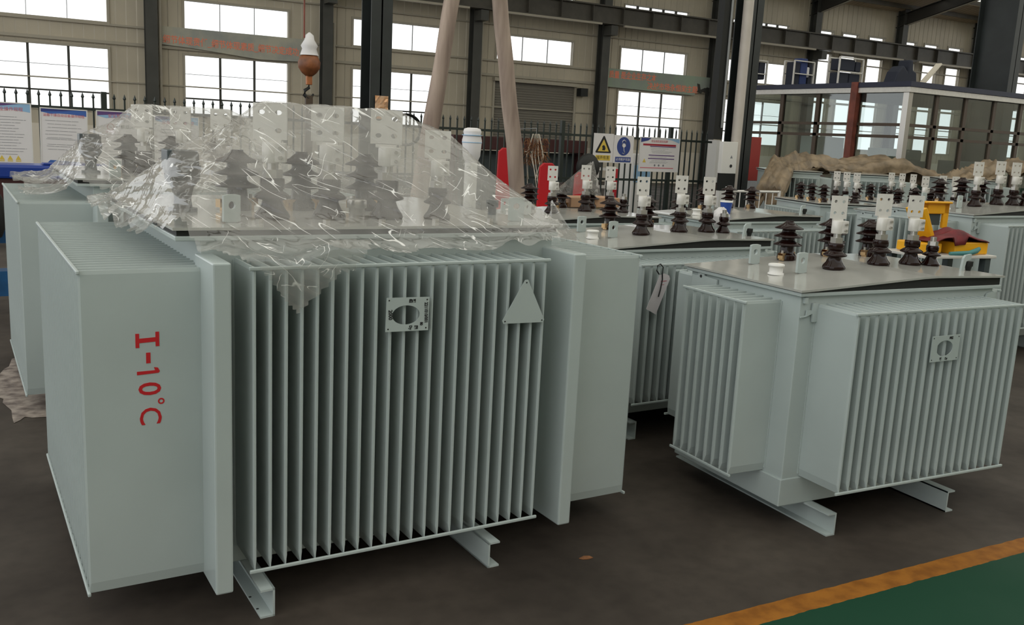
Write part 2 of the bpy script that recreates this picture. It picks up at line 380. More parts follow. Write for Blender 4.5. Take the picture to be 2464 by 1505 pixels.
def channel(root, x0, y0, y1, opens, h=.10, w=.048, t=.007):
    m = MB(); xw = x0+w-t if opens < 0 else x0
    m.box(xw, y0, 0, xw+t, y1, h); m.box(x0, y0, 0, x0+w, y1, t); m.box(x0, y0, h-t, x0+w, y1, h)
    for yy in (y0+.02, y0+.06):
        pass
    return m.build('base_rail', M['paint'], root)
def lug(root, x, y, z, s=1, yaw=0):
    n = 20; out = []; inn = []
    w, h = .032*s, .095*s
    for k in range(n):
        a = 2*PI*k/n; ca, sa = math.cos(a), math.sin(a); t = 1/max(abs(ca)/w, abs(sa)/(h/2))
        out.append((ca*t, h/2+sa*t)); inn.append((ca*.013*s, h*.62+sa*.013*s))
    o = MB().ring(out, inn, 'xz', -.006, .006).build('lifting_lug', M['paint'], root, bevel=.0015)
    o.location = (x, y, z); o.rotation_euler = (0, 0, yaw); return o

def lidz_flat(z): return lambda x, y: z
def transformer(label, group, loc, yaw, W, D, z0, z1, lidf, lid_over, rads, rails, lvs, hvs, lugs, t=.012, lvscale=1.0, hvscale=1.0, wide=1.0, skirt=None, warp=True):
    root = thing('oil_transformer', label, 'transformer', loc, yaw, group)
    tk = MB(); tk.box(0, 0, z0, W, D, z1)
    if skirt: tk.box(-.01, -.006, z0, W+.01, D+.006, skirt)
    tk.build('tank', M['paint'], root, bevel=.004)
    rim = MB(); x0, y0, x1, y1 = -lid_over[0]+.008, -lid_over[1]+.008, W+lid_over[2]-.008, D+lid_over[3]-.008
    rim.box(x0, y0, z1-.016, x1, y1, z1); rim.build('rim_flange', M['paint'], root, bevel=.003)
    nx, ny = 14, 8; lx0, ly0, lx1, ly1 = -lid_over[0], -lid_over[1], W+lid_over[2], D+lid_over[3]
    vs = []; th = .009
    for k in (0, 1):
        for j in range(ny+1):
            for i in range(nx+1):
                x = lx0+(lx1-lx0)*i/nx; y = ly0+(ly1-ly0)*j/ny; vs.append((x, y, lidf(x, y)-th*(1-k)))
    off = (nx+1)*(ny+1); fs = []
    for j in range(ny):
        for i in range(nx):
            a = j*(nx+1)+i; fs += [(a, a+nx+1, a+nx+2, a+1), (off+a, off+a+1, off+a+nx+2, off+a+nx+1)]
    for i in range(nx):
        a, b = i, ny*(nx+1)+i; fs += [(a, a+1, off+a+1, off+a), (b, off+b, off+b+1, b+1)]
    for j in range(ny):
        a, b = j*(nx+1), j*(nx+1)+nx; fs += [(a, off+a, off+a+nx+1, a+nx+1), (b, b+nx+1, off+b+nx+1, off+b)]
    MB().add(vs, fs).build('lid', M['lid'], root)
    # rubber gasket, squeezed between rim and lid
    gv = []; gi = .014
    for k in (0, 1):
        for j in range(ny+1):
            for i in range(nx+1):
                x = lx0+gi+(lx1-lx0-2*gi)*i/nx; y = ly0+gi+(ly1-ly0-2*gi)*j/ny; gv.append((x, y, z1 if k == 0 else lidf(x, y)-th))
    MB().add(gv, fs).build('gasket', M['rubber'], root)
    for side, a0, a1, dep, rz0, rz1, n in rads: radiator(root, side, W, D, a0, a1, dep, rz0, rz1, n, t)
    for x0_, opens, ya, yb in rails: channel(root, x0_, ya, yb, opens)
    for x, y, turn, cl, s in lvs: lv_bushing(root, x, y, lidf(x, y), lvscale*s, turn, cl, wide)
    for x, y in hvs: hv_bushing(root, x, y, lidf(x, y), hvscale)
    for x, y, s, a in lugs: lug(root, x, y, lidf(x, y), s, a)
    return root

# ---- the big transformer in front (its axes are the hall's axes)
AX, AY = .68, 3.05
A = transformer('largest grey transformer, in front, red I-10°C stencil on its left side', 'grey oil transformers', (AX, AY, 0), 0, 1.35, 1.30, .10, 1.240,
    lidf=lidz_flat(1.268), lid_over=(.09, .03, .02, .04),
    rads=[('front', .106, 1.188, .222, .160, 1.165, 22), ('left', -.06, 1.343, .368, .111, 1.145, 27), ('right', -.06, 1.343, .40, .111, 1.145, 27), ('back', .106, 1.188, .222, .160, 1.165, 22)],
    rails=[(.122, -1, -.247, 1.55), (.98, 1, -.247, 1.55)],
    lvs=[(.305, .24, -.42, True, 1.0), (.515, .24, -.42, True, 1.0), (.745, .24, -.42, True, 1.0), (.945, .21, -.42, True, .84)],
    hvs=[(.275, .60), (.53, .60), (.80, .60)], lugs=[(.13, .12, 1, .3), (1.25, .12, 1, -.3)], lvscale=1.20, hvscale=1.20, wide=1.36, skirt=.16)
for x in (-.014, 1.307):
    MB().box(x, -.222, .10, x+.056, .02, 1.181).build('corner_post', M['paint'], A, bevel=.006)
# dark hooded cap on the left of the lid, a silver cap and a small black valve
def hooded_cap(root, x, y, z):
    c = MB().lathe(0, 0, [(.03,0),(.035,.012),(.03,.05),(.04,.09),(.062,.12),(.066,.165),(.066,.17)], 18).build('hooded_cap', M['darkcap'], root)
    c.location = (x, y, z)
    MB().box(-.062, -.055, .15, .045, .055, .225).build('cap_cover', M['darkcap'], c, bevel=.004)
    MB().tube([(.055,0,.12),(.055,0,.215)], .006, 6).build('cap_spindle', M['darkcap'], c)
    MB().lathe(0, 0, [(.052,-.001),(.052,.014)], 18).build('cap_flange', M['darkcap'], c)
hooded_cap(A, .055, .52, 1.268)
MB().lathe(.66, .33, [(.03,1.268),(.03,1.30),(.038,1.302),(.038,1.33),(.034,1.334)], 16).build('filler_cap', M['steel'], A)
MB().lathe(1.30, .40, [(.018,1.268),(.018,1.30),(.026,1.30),(.026,1.33)], 12).build('drain_valve', M['darkcap'], A)
for x, y in ((.22,.10),(.45,.08),(.66,.08),(.88,.09),(1.12,.1)):
    MB().lathe(x, y, [(.014,1.268),(.014,1.282)], 6, False).build('lid_bolt', M['steel'], A)
# red stencil on the left radiator's broad side
yst = AY-.06-AY-.0012
sg = MB(); X0, X1 = .468-AX, .538-AX
sg.prism([(X0,.899),(X0+.011,.899),(X0+.011,.914),(X1-.011,.916),(X1-.011,.901),(X1,.901),(X1,.947),(X1-.011,.947),(X1-.011,.930),(X0+.011,.928),(X0+.011,.944),(X0,.944)], 'xz', yst, yst+.001)
sg.build('stencil_letter', M['red'], A)
MB().box(.498-AX, yst, .848, .511-AX, yst+.001, .882).build('stencil_dash', M['red'], A)
def st(body, zc, xc, size, sx=1, bold=.0045):
    mt = T(xc-AX, yst+.0006, zc) @ FRONT @ Matrix.Rotation(-PI/2, 4, 'Z')
    text(body, size, M['red'], 'stencil_letter', A, mt, .0004, 'CENTER', sx, bold)
MB().prism([(X0+.002,.812),(X1-.004,.815),(X1,.820),(X1-.006,.832),(X1-.018,.834),(X1-.014,.824),(X0+.002,.823)], 'xz', yst, yst+.001).build('stencil_letter', M['red'], A)
st('0', .765, .503, .094, .95, .001); st('C', .676, .504, .092, .95, .0005)
ringm = MB(); oo = [(.540-AX+.010*math.cos(2*PI*k/20), .722+.010*math.sin(2*PI*k/20)) for k in range(20)]; ii = [(.540-AX+.0055*math.cos(2*PI*k/20), .722+.0055*math.sin(2*PI*k/20)) for k in range(20)]
ringm.ring(oo, ii, 'xz', yst, yst+.001).build('stencil_letter', M['red'], A)
# oval-holed nameplate carrier and the triangular plate
def holed_plate(root, x0, z0, x1, z1, y, hole, writing, tilt=0):
    cx, cz = (x0+x1)/2, (z0+z1)/2; n = 48; out = []; inn = []
    w, h = (x1-x0)/2, (z1-z0)/2
    for k in range(n):
        a = 2*PI*(k+.5)/n; ca, sa = math.cos(a), math.sin(a); t = 1/max(abs(ca)/w, abs(sa)/h)
        out.append((ca*t, sa*t)); inn.append((hole[0]+ca*hole[2], hole[1]+sa*hole[3]))
    for t_ in ((1,1),(1,-1),(-1,1),(-1,-1)):
        k = min(range(n), key=lambda i: (out[i][0]-t_[0]*w)**2+(out[i][1]-t_[1]*h)**2); out[k] = (t_[0]*w, t_[1]*h)
    p = MB().ring(out, inn, 'xz', -.0015, .0015).build('nameplate_carrier', M['paint'], root)
    p.location = (cx, y, cz); p.rotation_euler = (0, tilt, 0)
    for sx in (-1, 1):
        for sz in (-1, 1): MB().tube([(sx*(w-.009), -.0022, sz*(h-.009)), (sx*(w-.009), -.0012, sz*(h-.009))], .0028, 8).build('rivet_hole', M['hole'], p)
    for body, px, pz, size, rot, sx in writing:
        text(body, size, M['ink'], 'handwriting', p, T(px, -.0022, pz) @ FRONT @ Matrix.Rotation(rot, 4, 'Z'), .0003, 'CENTER', sx, .0006)
    return p
holed_plate(A, 1.227-AX, .934, 1.385-AX, 1.050, -.2335, (-.006, -.002, .051, .033),
    [('2000', -.064, .0, .019, -PI/2+.06, .9), ('2211010\u002f001', .068, .004, .017, -PI/2+.04, .8), ('联', .020, .046, .013, -PI/2, 1), ('结', .008, .046, .013, -PI/2, 1), ('80', .052, -.034, .014, -PI/2, .8), ('阻', .032, -.046, .014, -PI/2, 1), ('Dy', .012, -.046, .014, -PI/2, .9)], .02)
tp = [(1.768,1.093),(1.780,1.093),(1.8585,.942),(1.8535,.932),(1.684,.936),(1.679,.946)]
pl = MB().prism([(x-AX, z) for x, z in tp], 'xz', -.235, -.232).build('triangular_plate', M['paint'], A)
for x, z in ((1.774,1.083),(1.690,.944),(1.848,.940)): MB().tube([(x-AX,-.2358,z),(x-AX,-.2348,z)], .003, 8).build('rivet_hole', M['hole'], pl)
for x in (.135, .150): 
    for yy in (-.19, -.10): MB().lathe(.128, yy, [(.005,.0066),(.005,.0076)], 8).build('bolt_hole', M['hole'], A) if x == .135 else None

# ---- the same big type standing behind it
A2 = copy_tree(A, None, ('stencil_letter', 'stencil_dash', 'nameplate_carrier', 'triangular_plate'))
A2.location = (AX-.015, AY+2.43, 0); tag(A2, 'big grey transformer behind the one with the red stencil, also under clear plastic', 'transformer', 'grey oil transformers')

# ---- the medium type: right foreground
def lidB(x, y): return 1.042 + .042*max(0, min(1, x/.75))*(1-.25*max(0, (x-.75)/.5))
BYAW = -.068
def Bpos(x, y): c, s = math.cos(BYAW), math.sin(BYAW); return (c*x-s*y, s*x+c*y, 0)
B = transformer('grey transformer with dark brown bushings standing alone in the right foreground', 'grey oil transformers', Bpos(2.79, 2.80), BYAW, 1.20, .72, .10, 1.030,
    lidf=lidB, lid_over=(.025, .025, .04, .03),
    rads=[('front', .09, 1.11, .225, .227, .98, 20), ('left', .108, .507, .20, .227, .98, 8), ('right', .108, .507, .20, .227, .98, 8), ('back', .09, 1.11, .225, .227, .98, 20)],
    rails=[(.142, -1, -.147, .90), (.886, 1, -.147, .90)],
    lvs=[(.50, .32, -.40, True, 1.0), (.80, .33, -.40, True, 1.0), (1.03, .34, -.40, True, 1.0), (1.14, .31, .1, False, .82)],
    hvs=[(.50, .63), (.80, .64), (1.08, .65)], lugs=[(.27, .60, 1, .1), (.28, .30, 1, .1)], t=.017, skirt=.222)
def filler(root, x, y):
    z = lidB(x, y); o = MB().lathe(0, 0, [(.036,0),(.036,.006),(.030,.010),(.030,.036),(.036,.038),(.036,.046),(.031,.048),(.029,.046)], 20).build('filler_neck', M['white'], root); o.location = (x, y, z)
filler(B, .16, .33)
def hook(root, x, y, z):
    m = MB(); m.prism([(0,0),(.018,0),(.028,.045),(.06,.055),(.06,.08),(.02,.075),(.008,.06)], 'xz', -.006, .006)
    o = m.build('bent_lifting_hook', M['paint'], root); o.location = (x, y, z)
    MB().lathe(.055, 0, [(.012,.0),(.016,.02),(.02,.022),(.02,.045)], 10).build('hook_bolt', M['rubber'], o)
hook(B, 1.14, .14, 1.075)
cb = MB(); cb.prism([(0,.93),(.03,.93),(.03,.955),(.06,.955),(.06,.985),(.09,.985),(.09,.905),(.065,.905),(.06,.94),(0,.925)], 'xz', -.012, -.004); cb.box(.012, -.012, .985, .03, .0, 1.01)
cb.build('tank_bracket', M['paint'], B)
pb = MB(); pb.prism([(.52,.94),(.70,.94),(.70,1.0),(.66,1.0),(.655,1.04),(.615,1.04),(.612,1.005),(.52,1.0)], 'yz', -.012, -.004); pb.build('lifting_bracket', M['paint'], B)
MB().lathe(0,0,[(.007,0),(.007,.002)],10).build('bracket_hole', M['hole'], B, mtx=T(-.0125,.635,1.0) @ Matrix.Rotation(-PI/2,4,'Y'))
brx = MB(); brx.prism([(1.13,.93),(1.21,.93),(1.21,.985),(1.19,1.0),(1.15,.99)], 'xz', -.012, -.004); brx.build('lifting_bracket', M['paint'], B)
holed_plate(B, .524, .757, .695, .868, -.2365, (-.004, .0, .050, .034), [('80', .024, .044, .013, 0, .9), ('联', -.022, -.045, .012, 0, 1), ('Dy', .012, -.045, .013, 0, 1), ('结', .035, .043, .012, 0, 1)], -.01)

# ---- more of the medium type behind it
def more(label, x, y, yaw=0, s=1, skip=('nameplate_carrier',), sides=()):
    o = copy_tree(B, None, skip, sides); o.location = (x, y, 0); o.rotation_euler = (0, 0, yaw); o.scale = (s, s, s)
    return tag(o, label, 'transformer', 'grey oil transformers')
Cc = more('grey transformer with a hanging paper tag, between the two front transformers', 2.97, 3.96, 0, 1, ('nameplate_carrier',), ('back',))
Dd = more('grey transformer with a loose plastic corner over its bushings, behind the tagged one', 3.22, 5.30)
Kk = more('grey transformer with a blue cup and white bag beside its bushings', 5.0, 5.35, 0, 1, ('nameplate_carrier', 'low_voltage_bushing'))
# ---- the row of smaller units to the right, and the units under brown tarpaulin
S = transformer('grey transformer in the right-hand row, nearest the barrier', 'grey oil transformers', (8.15, 7.01, 0), -.31, .72, .95, .10, 1.030,
    lidf=lidz_flat(1.052), lid_over=(.03, .03, .03, .03),
    rads=[('left', .10, .85, .20, .20, .96, 13), ('right', .10, .85, .20, .20, .96, 13), ('front', .08, .64, .20, .2, .96, 10)],
    rails=[(.10, -1, -.12, 1.05), (.56, 1, -.12, 1.05)],
    lvs=[(.56, .22, -.2, True, 1.0), (.56, .42, -.2, True, 1.0), (.56, .62, -.2, True, 1.0)], hvs=[(.18, .25), (.18, .50), (.18, .75)], lugs=[(.35, .08, 1, 0), (.35, .88, 1, 0)], t=.016)
def small(label, x, y, yaw, s=1):
    o = copy_tree(S); o.location = (x, y, 0); o.rotation_euler = (0, 0, yaw); o.scale = (s,)*3
    return tag(o, label, 'transformer', 'grey oil transformers')
small('grey transformer in the right-hand row, second from the barrier', 9.45, 7.20, -.26)
Hh = more('grey transformer behind the yellow tool case', 8.05, 5.72, 0, 1, ('nameplate_carrier',), ('back',))
Ii = more('grey transformer cut by the right edge of the picture', 7.02, 4.50, 0, 1.125, ('nameplate_carrier',), ('back',))
def under(label, x, y, yaw, s):
    o = copy_tree(S, None, ('low_voltage_bushing', 'high_voltage_bushing', 'lifting_lug'), ('left',)); o.location = (x, y, 0); o.rotation_euler = (0, 0, yaw); o.scale = (s,)*3
    return tag(o, label, 'transformer', 'grey oil transformers')
under('grey transformer under the left end of the brown tarpaulin', 12.23, 11.70, -.62, 1.2)
under('grey transformer under the middle of the brown tarpaulin', 13.31, 10.92, -.62, 1.2)
under('grey transformer under the second brown tarpaulin, far right', 14.64, 9.91, -.62, 1.2)

# ------------------------------------------------------------------ plastic films
def vnoise(x, y, seed, f):
    r = np.random.RandomState(seed); g = r.rand(64, 64)
    X = x*f+31.7; Y = y*f+17.3; xi = np.floor(X).astype(int); yi = np.floor(Y).astype(int); fx = X-xi; fy = Y-yi
    fx = fx*fx*(3-2*fx); fy = fy*fy*(3-2*fy)
    a = g[xi % 64, yi % 64]; b = g[(xi+1) % 64, yi % 64]; c = g[xi % 64, (yi+1) % 64]; d = g[(xi+1) % 64, (yi+1) % 64]
    return (a*(1-fx)+b*fx)*(1-fy)+(c*(1-fx)+d*fx)*fy
def ridge(x, y, seed, f, o=3):
    t = 0; w = 1; s = 0
    for k in range(o):
        t = t + w*(1-np.abs(2*vnoise(x+.37*k, y-.21*k, seed+k, f*(2.1**k))-1)); s += w; w *= .5
    return t/s
def hull_height(pts, x, y):
    """taut tent: upper convex hull of the support points"""
    P = np.array(pts); n = len(P); z = np.full(x.shape, 1e9)
    for i in range(n):
        for j in range(i+1, n):
            for k in range(j+1, n):
                a, b, c = P[i], P[j], P[k]; nv = np.cross(b-a, c-a)
                if abs(nv[2]) < 1e-6: continue
                A_, B_ = -nv[0]/nv[2], -nv[1]/nv[2]; C_ = a[2]-A_*a[0]-B_*a[1]
                if np.all(P[:,2] <= A_*P[:,0]+B_*P[:,1]+C_+1e-6): z = np.minimum(z, A_*x+B_*y+C_)
    return z
def film(label, ox, oy, peaks, rim, rim_z, fin_z, ext, edge_y, lower, upper_mask, seed, res=.013, cat='plastic sheet'):
    """ox, oy: shift of the whole sheet.  peaks: supports.  rim: lid rectangle.  ext: sheet rectangle (t may run past the front edge and hang)"""
    rx0, ry0, rx1, ry1 = rim; x0, t0, x1, t1 = ext
    nx = int((x1-x0)/res)+1; nt = int((t1-t0)/res)+1
    xs = np.linspace(x0, x1, nx); ts = np.linspace(t0, t1, nt); X, Tt = np.meshgrid(xs, ts)
    X = X + .03*(vnoise(X, Tt, seed+20, 3)-.5); 
    Y = np.maximum(Tt, edge_y); hang = np.maximum(0, edge_y-Tt)
    corners = [(rx0, ry0, rim_z), (rx1, ry0, rim_z), (rx1, ry1, rim_z), (rx0, ry1, rim_z)]
    tent = hull_height(peaks+corners, np.clip(X, rx0, rx1), np.clip(Y, ry0, ry1))
    dx = np.maximum(np.maximum(rx0-X, X-rx1), 0); dy = np.maximum(np.maximum(ry0-Y, Y-ry1), 0); d = np.hypot(dx, dy)
    inside = d < 1e-6
    pk = np.array(peaks); dm = np.min(np.hypot(X[...,None]-pk[:,0], Y[...,None]-pk[:,1]), axis=-1)
    rise = np.clip((tent-rim_z)/.3, 0, 1)
    sag = .035*(1-np.exp(-(dm/.16)**2))*rise
    r1 = ridge(X*1.0+Y*.6, Y*1.4-X*.5, seed, 2.6); r2 = ridge(X+.4*Y, Y-.3*X, seed+9, 8)
    z_in = tent-sag+.004+(.014*(r1-.6)+.003*(r2-.6))*(.35+.65*(1-rise))
    lay = fin_z+(rim_z-fin_z)*np.exp(-d/.045)
    z_out = lay+.012+.13*np.clip(r1-.50, 0, 1)*np.minimum(1, d/.05)+.016*np.clip(r2-.5, 0, 1)
    Z = np.where(inside, np.maximum(z_in, rim_z+.004), z_out)
    h2 = np.clip(hang, 0, None); Z = Z-h2
    Yh = np.where(hang > 0, edge_y-.012-.03*np.abs(r1-.5)*np.minimum(1, hang/.05)-.012*r2, Y)
    keep = lower(X, Tt, vnoise(X, Tt, seed+3, 5), vnoise(X, Tt, seed+5, 17))
    idx = -np.ones(X.shape, int); V = []; F = []
    for j in range(nt-1):
        for i in range(nx-1):
            if keep[j,i] and keep[j,i+1] and keep[j+1,i] and keep[j+1,i+1]:
                q = []
                for jj, ii in ((j,i),(j,i+1),(j+1,i+1),(j+1,i)):
                    if idx[jj,ii] < 0:
                        idx[jj,ii] = len(V); V.append((X[jj,ii]+ox, Yh[jj,ii]+oy, Z[jj,ii]))
                    q.append(idx[jj,ii])
                F.append(tuple(q))
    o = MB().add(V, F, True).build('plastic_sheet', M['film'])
    return tag(o, label, cat)
peaksA = [(.945,3.27,1.675),(1.03,3.30,1.675),(1.16,3.27,1.675),(1.245,3.31,1.675),(1.385,3.27,1.675),(1.47,3.31,1.672),(1.60,3.24,1.605),(1.67,3.28,1.60),(.955,3.66,1.50),(1.21,3.66,1.50),(1.48,3.66,1.50),(.69,3.53,1.495),(.78,3.62,1.495)]
def lowA(X, t, n1, n2):
    # irregular edge: hangs over the front left part of the fins, lies on the left radiator, stops short elsewhere
    fx = np.interp(X, [.40,.52,.56,.62,.68,.74,.80,.925,1.03,1.11,1.16,1.24,1.40,1.60,1.80,2.0,2.2], [3.3,3.2,3.10,2.98,2.86,2.80,2.74,2.63,2.675,2.73,2.80,2.88,2.91,2.91,2.90,2.92,3.1])
    lx = np.interp(t, [2.6,2.95,3.1,3.3,3.6,4.0,4.3,4.6], [.69,.63,.58,.545,.53,.52,.50,.53])
    rx = np.interp(t, [2.6,3.0,3.4,4.0,4.6], [2.05,2.10,2.13,2.12,2.12])
    j = .05*(n1-.5)+.025*(n2-.5)
    return (t > fx+j) & (X > lx+j) & (X < rx+j)
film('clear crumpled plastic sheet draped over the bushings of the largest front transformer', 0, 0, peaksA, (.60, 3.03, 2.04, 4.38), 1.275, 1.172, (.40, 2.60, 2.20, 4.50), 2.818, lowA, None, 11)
def lowA2(X, t, n1, n2):
    fx = np.interp(X, [.2,.33,.6,.8,1.2,2.2], [3.02,3.0,3.03,2.92,2.95,3.0]); j = .05*(n1-.5)+.03*(n2-.5)
    return (t > fx+j) & (X > .345+j) & (X < 2.1+j)
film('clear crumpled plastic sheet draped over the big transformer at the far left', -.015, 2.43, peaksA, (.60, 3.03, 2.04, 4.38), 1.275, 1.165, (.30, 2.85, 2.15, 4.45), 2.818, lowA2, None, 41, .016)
# ---- loose film corners sticking up (on the front sheet's right end, and on the transformer behind)
def corner_film(label, a, b, tip, back, seed):
    n = 14; vs = []; fs = []
    a, b, tip = Vector(a), Vector(b), Vector(tip)
    for j in range(n+1):
        for i in range(n+1):
            s, t = i/n, j/n; p = a.lerp(b, s).lerp(tip+(b-a)*.04*(s-.5), t)
            p = p+Vector((0, back*math.sin(PI*s)*(1-t)+.012*math.sin(9*s+seed+3*t), .008*math.sin(14*s+5*t+seed)))
            vs.append(p)
    for j in range(n):
        for i in range(n): k = j*(n+1)+i; fs.append((k, k+1, k+n+2, k+n+1))
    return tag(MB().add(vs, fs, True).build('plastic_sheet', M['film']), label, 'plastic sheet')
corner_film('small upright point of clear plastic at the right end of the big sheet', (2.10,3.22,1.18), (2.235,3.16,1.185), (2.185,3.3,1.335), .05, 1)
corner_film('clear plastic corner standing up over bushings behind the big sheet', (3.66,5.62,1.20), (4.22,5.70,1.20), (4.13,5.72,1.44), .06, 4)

# ------------------------------------------------------------------ hanging tag, tool case and its stand
tg = thing('paper_tag', 'pale paper tag hanging by a black tie from a radiator behind the front pair', 'tag', (3.135, 3.70, .925))
card = MB(); card.prism([(-.062,-.172),(.004,-.205),(.082,-.018),(.074,.0),(.04,.012),(.01,.002)], 'xz', -.001, .001); card.build('card', M['tagcard'], tg)
ln = MB(); ln.box(.02, -.0016, -.030, .06, -.001, -.027); ln.box(.02, -.0016, -.048, .045, -.001, -.046); ln.build('lettering', M['crimson'], tg)
MB().tube([(.0,-.008,.01),(-.02,-.01,.03),(-.015,-.008,.055),(.01,0,.062),(.03,0,.045),(.025,-.003,.01),(.028,-.004,-.02),(.018,-.006,-.07),(.008,-.006,-.11)], .0035, 6).build('cable_tie', M['rubber'], tg)

stn = thing('steel_stand', 'small grey steel stand carrying the open yellow tool case', 'stand', (5.98, 4.05, .04), -.15)
MB().box(-.33,-.20,.885,.33,.20,.905).build('stand_top', M['white_metal'], stn, bevel=.003)
for x in (-.27, .27):
    for y in (-.16, .16): MB().box(x-.025, y-.025, -.04, x+.025, y+.025, .885).build('leg', M['darkcap'], stn)
MB().box(-.27,.155,.15,.27,.165,.75).build('back_panel', M['paint'], stn)
tb = thing('tool_case', 'open yellow tool case with a dark red cloth spilling from it', 'tool case', (6.0, 4.05, .945), -.15)
MB().box(-.02,-.14,0,.29,.13,.085).build('case_base', M['toolyellow'], tb, bevel=.008)
MB().box(-.30,-.10,.005,-.10,.12,.075).build('case_tray', M['toolyellow'], tb, bevel=.01)
ld = MB(); ld.box(-.11,.10,.085,-.06,.125,.34); ld.box(.09,.10,.16,.14,.125,.34); ld.box(-.11,.10,.26,.14,.125,.34); ld.box(-.11,.075,.335,.14,.125,.35); ld.build('case_lid', M['toolyellow'], tb, bevel=.006)
MB().box(-.04,.115,.18,.075,.135,.265).build('foam_insert', M['darkcap'], tb)
MB().prism([(-.28,.30),(-.24,.315),(-.12,.08),(-.145,.07)], 'xz', -.06, .10).build('side_flap', M['toolyellow'], tb, bevel=.004)
clv = []; clf = []; n = 22
for j in range(n+1):
    for i in range(n+1):
        s, t = i/n, j/n; x = -.22+.5*s; y = -.155+.26*t
        e = math.sin(PI*s)**.6*math.sin(PI*min(1, .12+t*.9))**.5
        z = .088+.075*e*(1-.55*abs(s-.45)*1.6)+.012*math.sin(13*s+4*t)*e+.01*math.sin(21*t+7*s)*e
        if t < .1 and .35 < s < .55: z -= .06*(1-t*10)
        clv.append((x, y, z))
for j in range(n):
    for i in range(n): k = j*(n+1)+i; clf.append((k, k+1, k+n+2, k+n+1))
clo = MB().add(clv, clf, True).build('cloth', M['darkred'], None)
clo.location = (6.0, 4.05, .945); clo.rotation_euler = (0, 0, -.15); tag(clo, 'crumpled dark red cloth lying across the yellow tool case', 'cloth')
mo = clo.modifiers.new('thickness', 'SOLIDIFY'); mo.thickness = .006
gl = MB().tube([(-.10,-.17,.012),(-.02,-.185,.014),(.06,-.19,.016),(.13,-.18,.03),(.17,-.17,.045)], [.012,.016,.018,.02,.014], 8).build('work_glove', M['teal'], None)
gl.location = (6.0, 4.05, .945); gl.rotation_euler = (0, 0, -.15); tag(gl, 'teal and blue work glove lying in front of the tool case', 'glove')

# blue cup, white bag on the transformer behind
cup = thing('plastic_cup', 'blue cup with a white rim beside bushings in the middle distance', 'cup', (5.42, 5.62, 1.06))
MB().lathe(0,0,[(.036,0),(.05,.10),(.05,.105)],18).build('cup_body', M['cupblue'], cup); MB().lathe(0,0,[(.052,.10),(.052,.112),(.046,.112)],18).build('rim', M['white'], cup)
bag = MB(); r = random.Random(3); prof = []
vs = []; fs = []; n = 14; m = 9
for j in range(m+1):
    for i in range(n):
        a = 2*PI*i/n; t = j/m; rr = (.085*math.sin(PI*(.1+.85*t))+.012)*(.8+.4*r.random()); vs.append((rr*math.cos(a), rr*.8*math.sin(a), .19*t+.01*r.random()))
for j in range(m):
    for i in range(n): fs.append((j*n+i, j*n+(i+1) % n, (j+1)*n+(i+1) % n, (j+1)*n+i))
bo = bag.add(vs, fs, True).build('plastic_bag', M['whitecloth'], None); bo.location = (4.30, 4.50, 1.076); bo.scale = (.62, .62, .72); tag(bo, 'crumpled white plastic bag on the lid of the tagged transformer', 'bag')
# ------------------------------------------------------------------ the hall
YW = 31.5
def WP(x, y, z): c_, s_ = math.cos(WALLYAW), math.sin(WALLYAW); return (c_*x-s_*y, s_*x+c_*y, z)
XL0, XR0 = -5.0, 66.0
fl = MB(); fl.add([(-14,-14,0),(70,-14,0),(70,36,0),(-14,36,0)], [(0,1,2,3)]); struct(fl.build('floor', M['floor']))
cols = [3.97 + 5.47*k for k in range(-2, 12)]
wins = []      # (x0, x1, z0, z1, kind)
for k, c in enumerate(cols[:-1]):
    x0, x1 = c+1.03, c+4.27
    if x0 < XL0+.2: continue
    kk = k-2
    if kk >= 5:
        for a, b in ((.40, 1.42), (2.02, 3.0), (3.72, 4.72)): wins.append((c+a, c+b, 1.80, 5.92, 'tall')); wins.append((c+a, c+b, 6.67, 6.88, 'slot'))
        continue
    if kk == 2: wins.append((c+1.0, c+4.45, 0.0, 3.60, 'door'))
    else: wins.append((x0, x1, 1.78, 3.59, 'low'))
    wins.append((x0, x1, 4.38, 5.24, 'up')); wins.append((x0+.05, x1-.05, 6.66, 6.87, 'strip'))
xs = sorted({XL0, XR0} | {w[0] for w in wins} | {w[1] for w in wins}); zs = sorted({0, 8.3} | {w[2] for w in wins} | {w[3] for w in wins})
wl = MB()
for j in range(len(zs)-1):
    run = None
    for i in range(len(xs)-1):
        cx, cz = (xs[i]+xs[i+1])/2, (zs[j]+zs[j+1])/2
        solid = not any(w[0] < cx < w[1] and w[2] < cz < w[3] for w in wins)
        if solid: run = (run[0], xs[i+1]) if run else (xs[i], xs[i+1])
        if (not solid or i == len(xs)-2) and run:
            wl.box(run[0], YW, zs[j], run[1], YW+.12, zs[j+1]); run = None
SW(wl.build('wall_back', M['wall']))
nw = 0
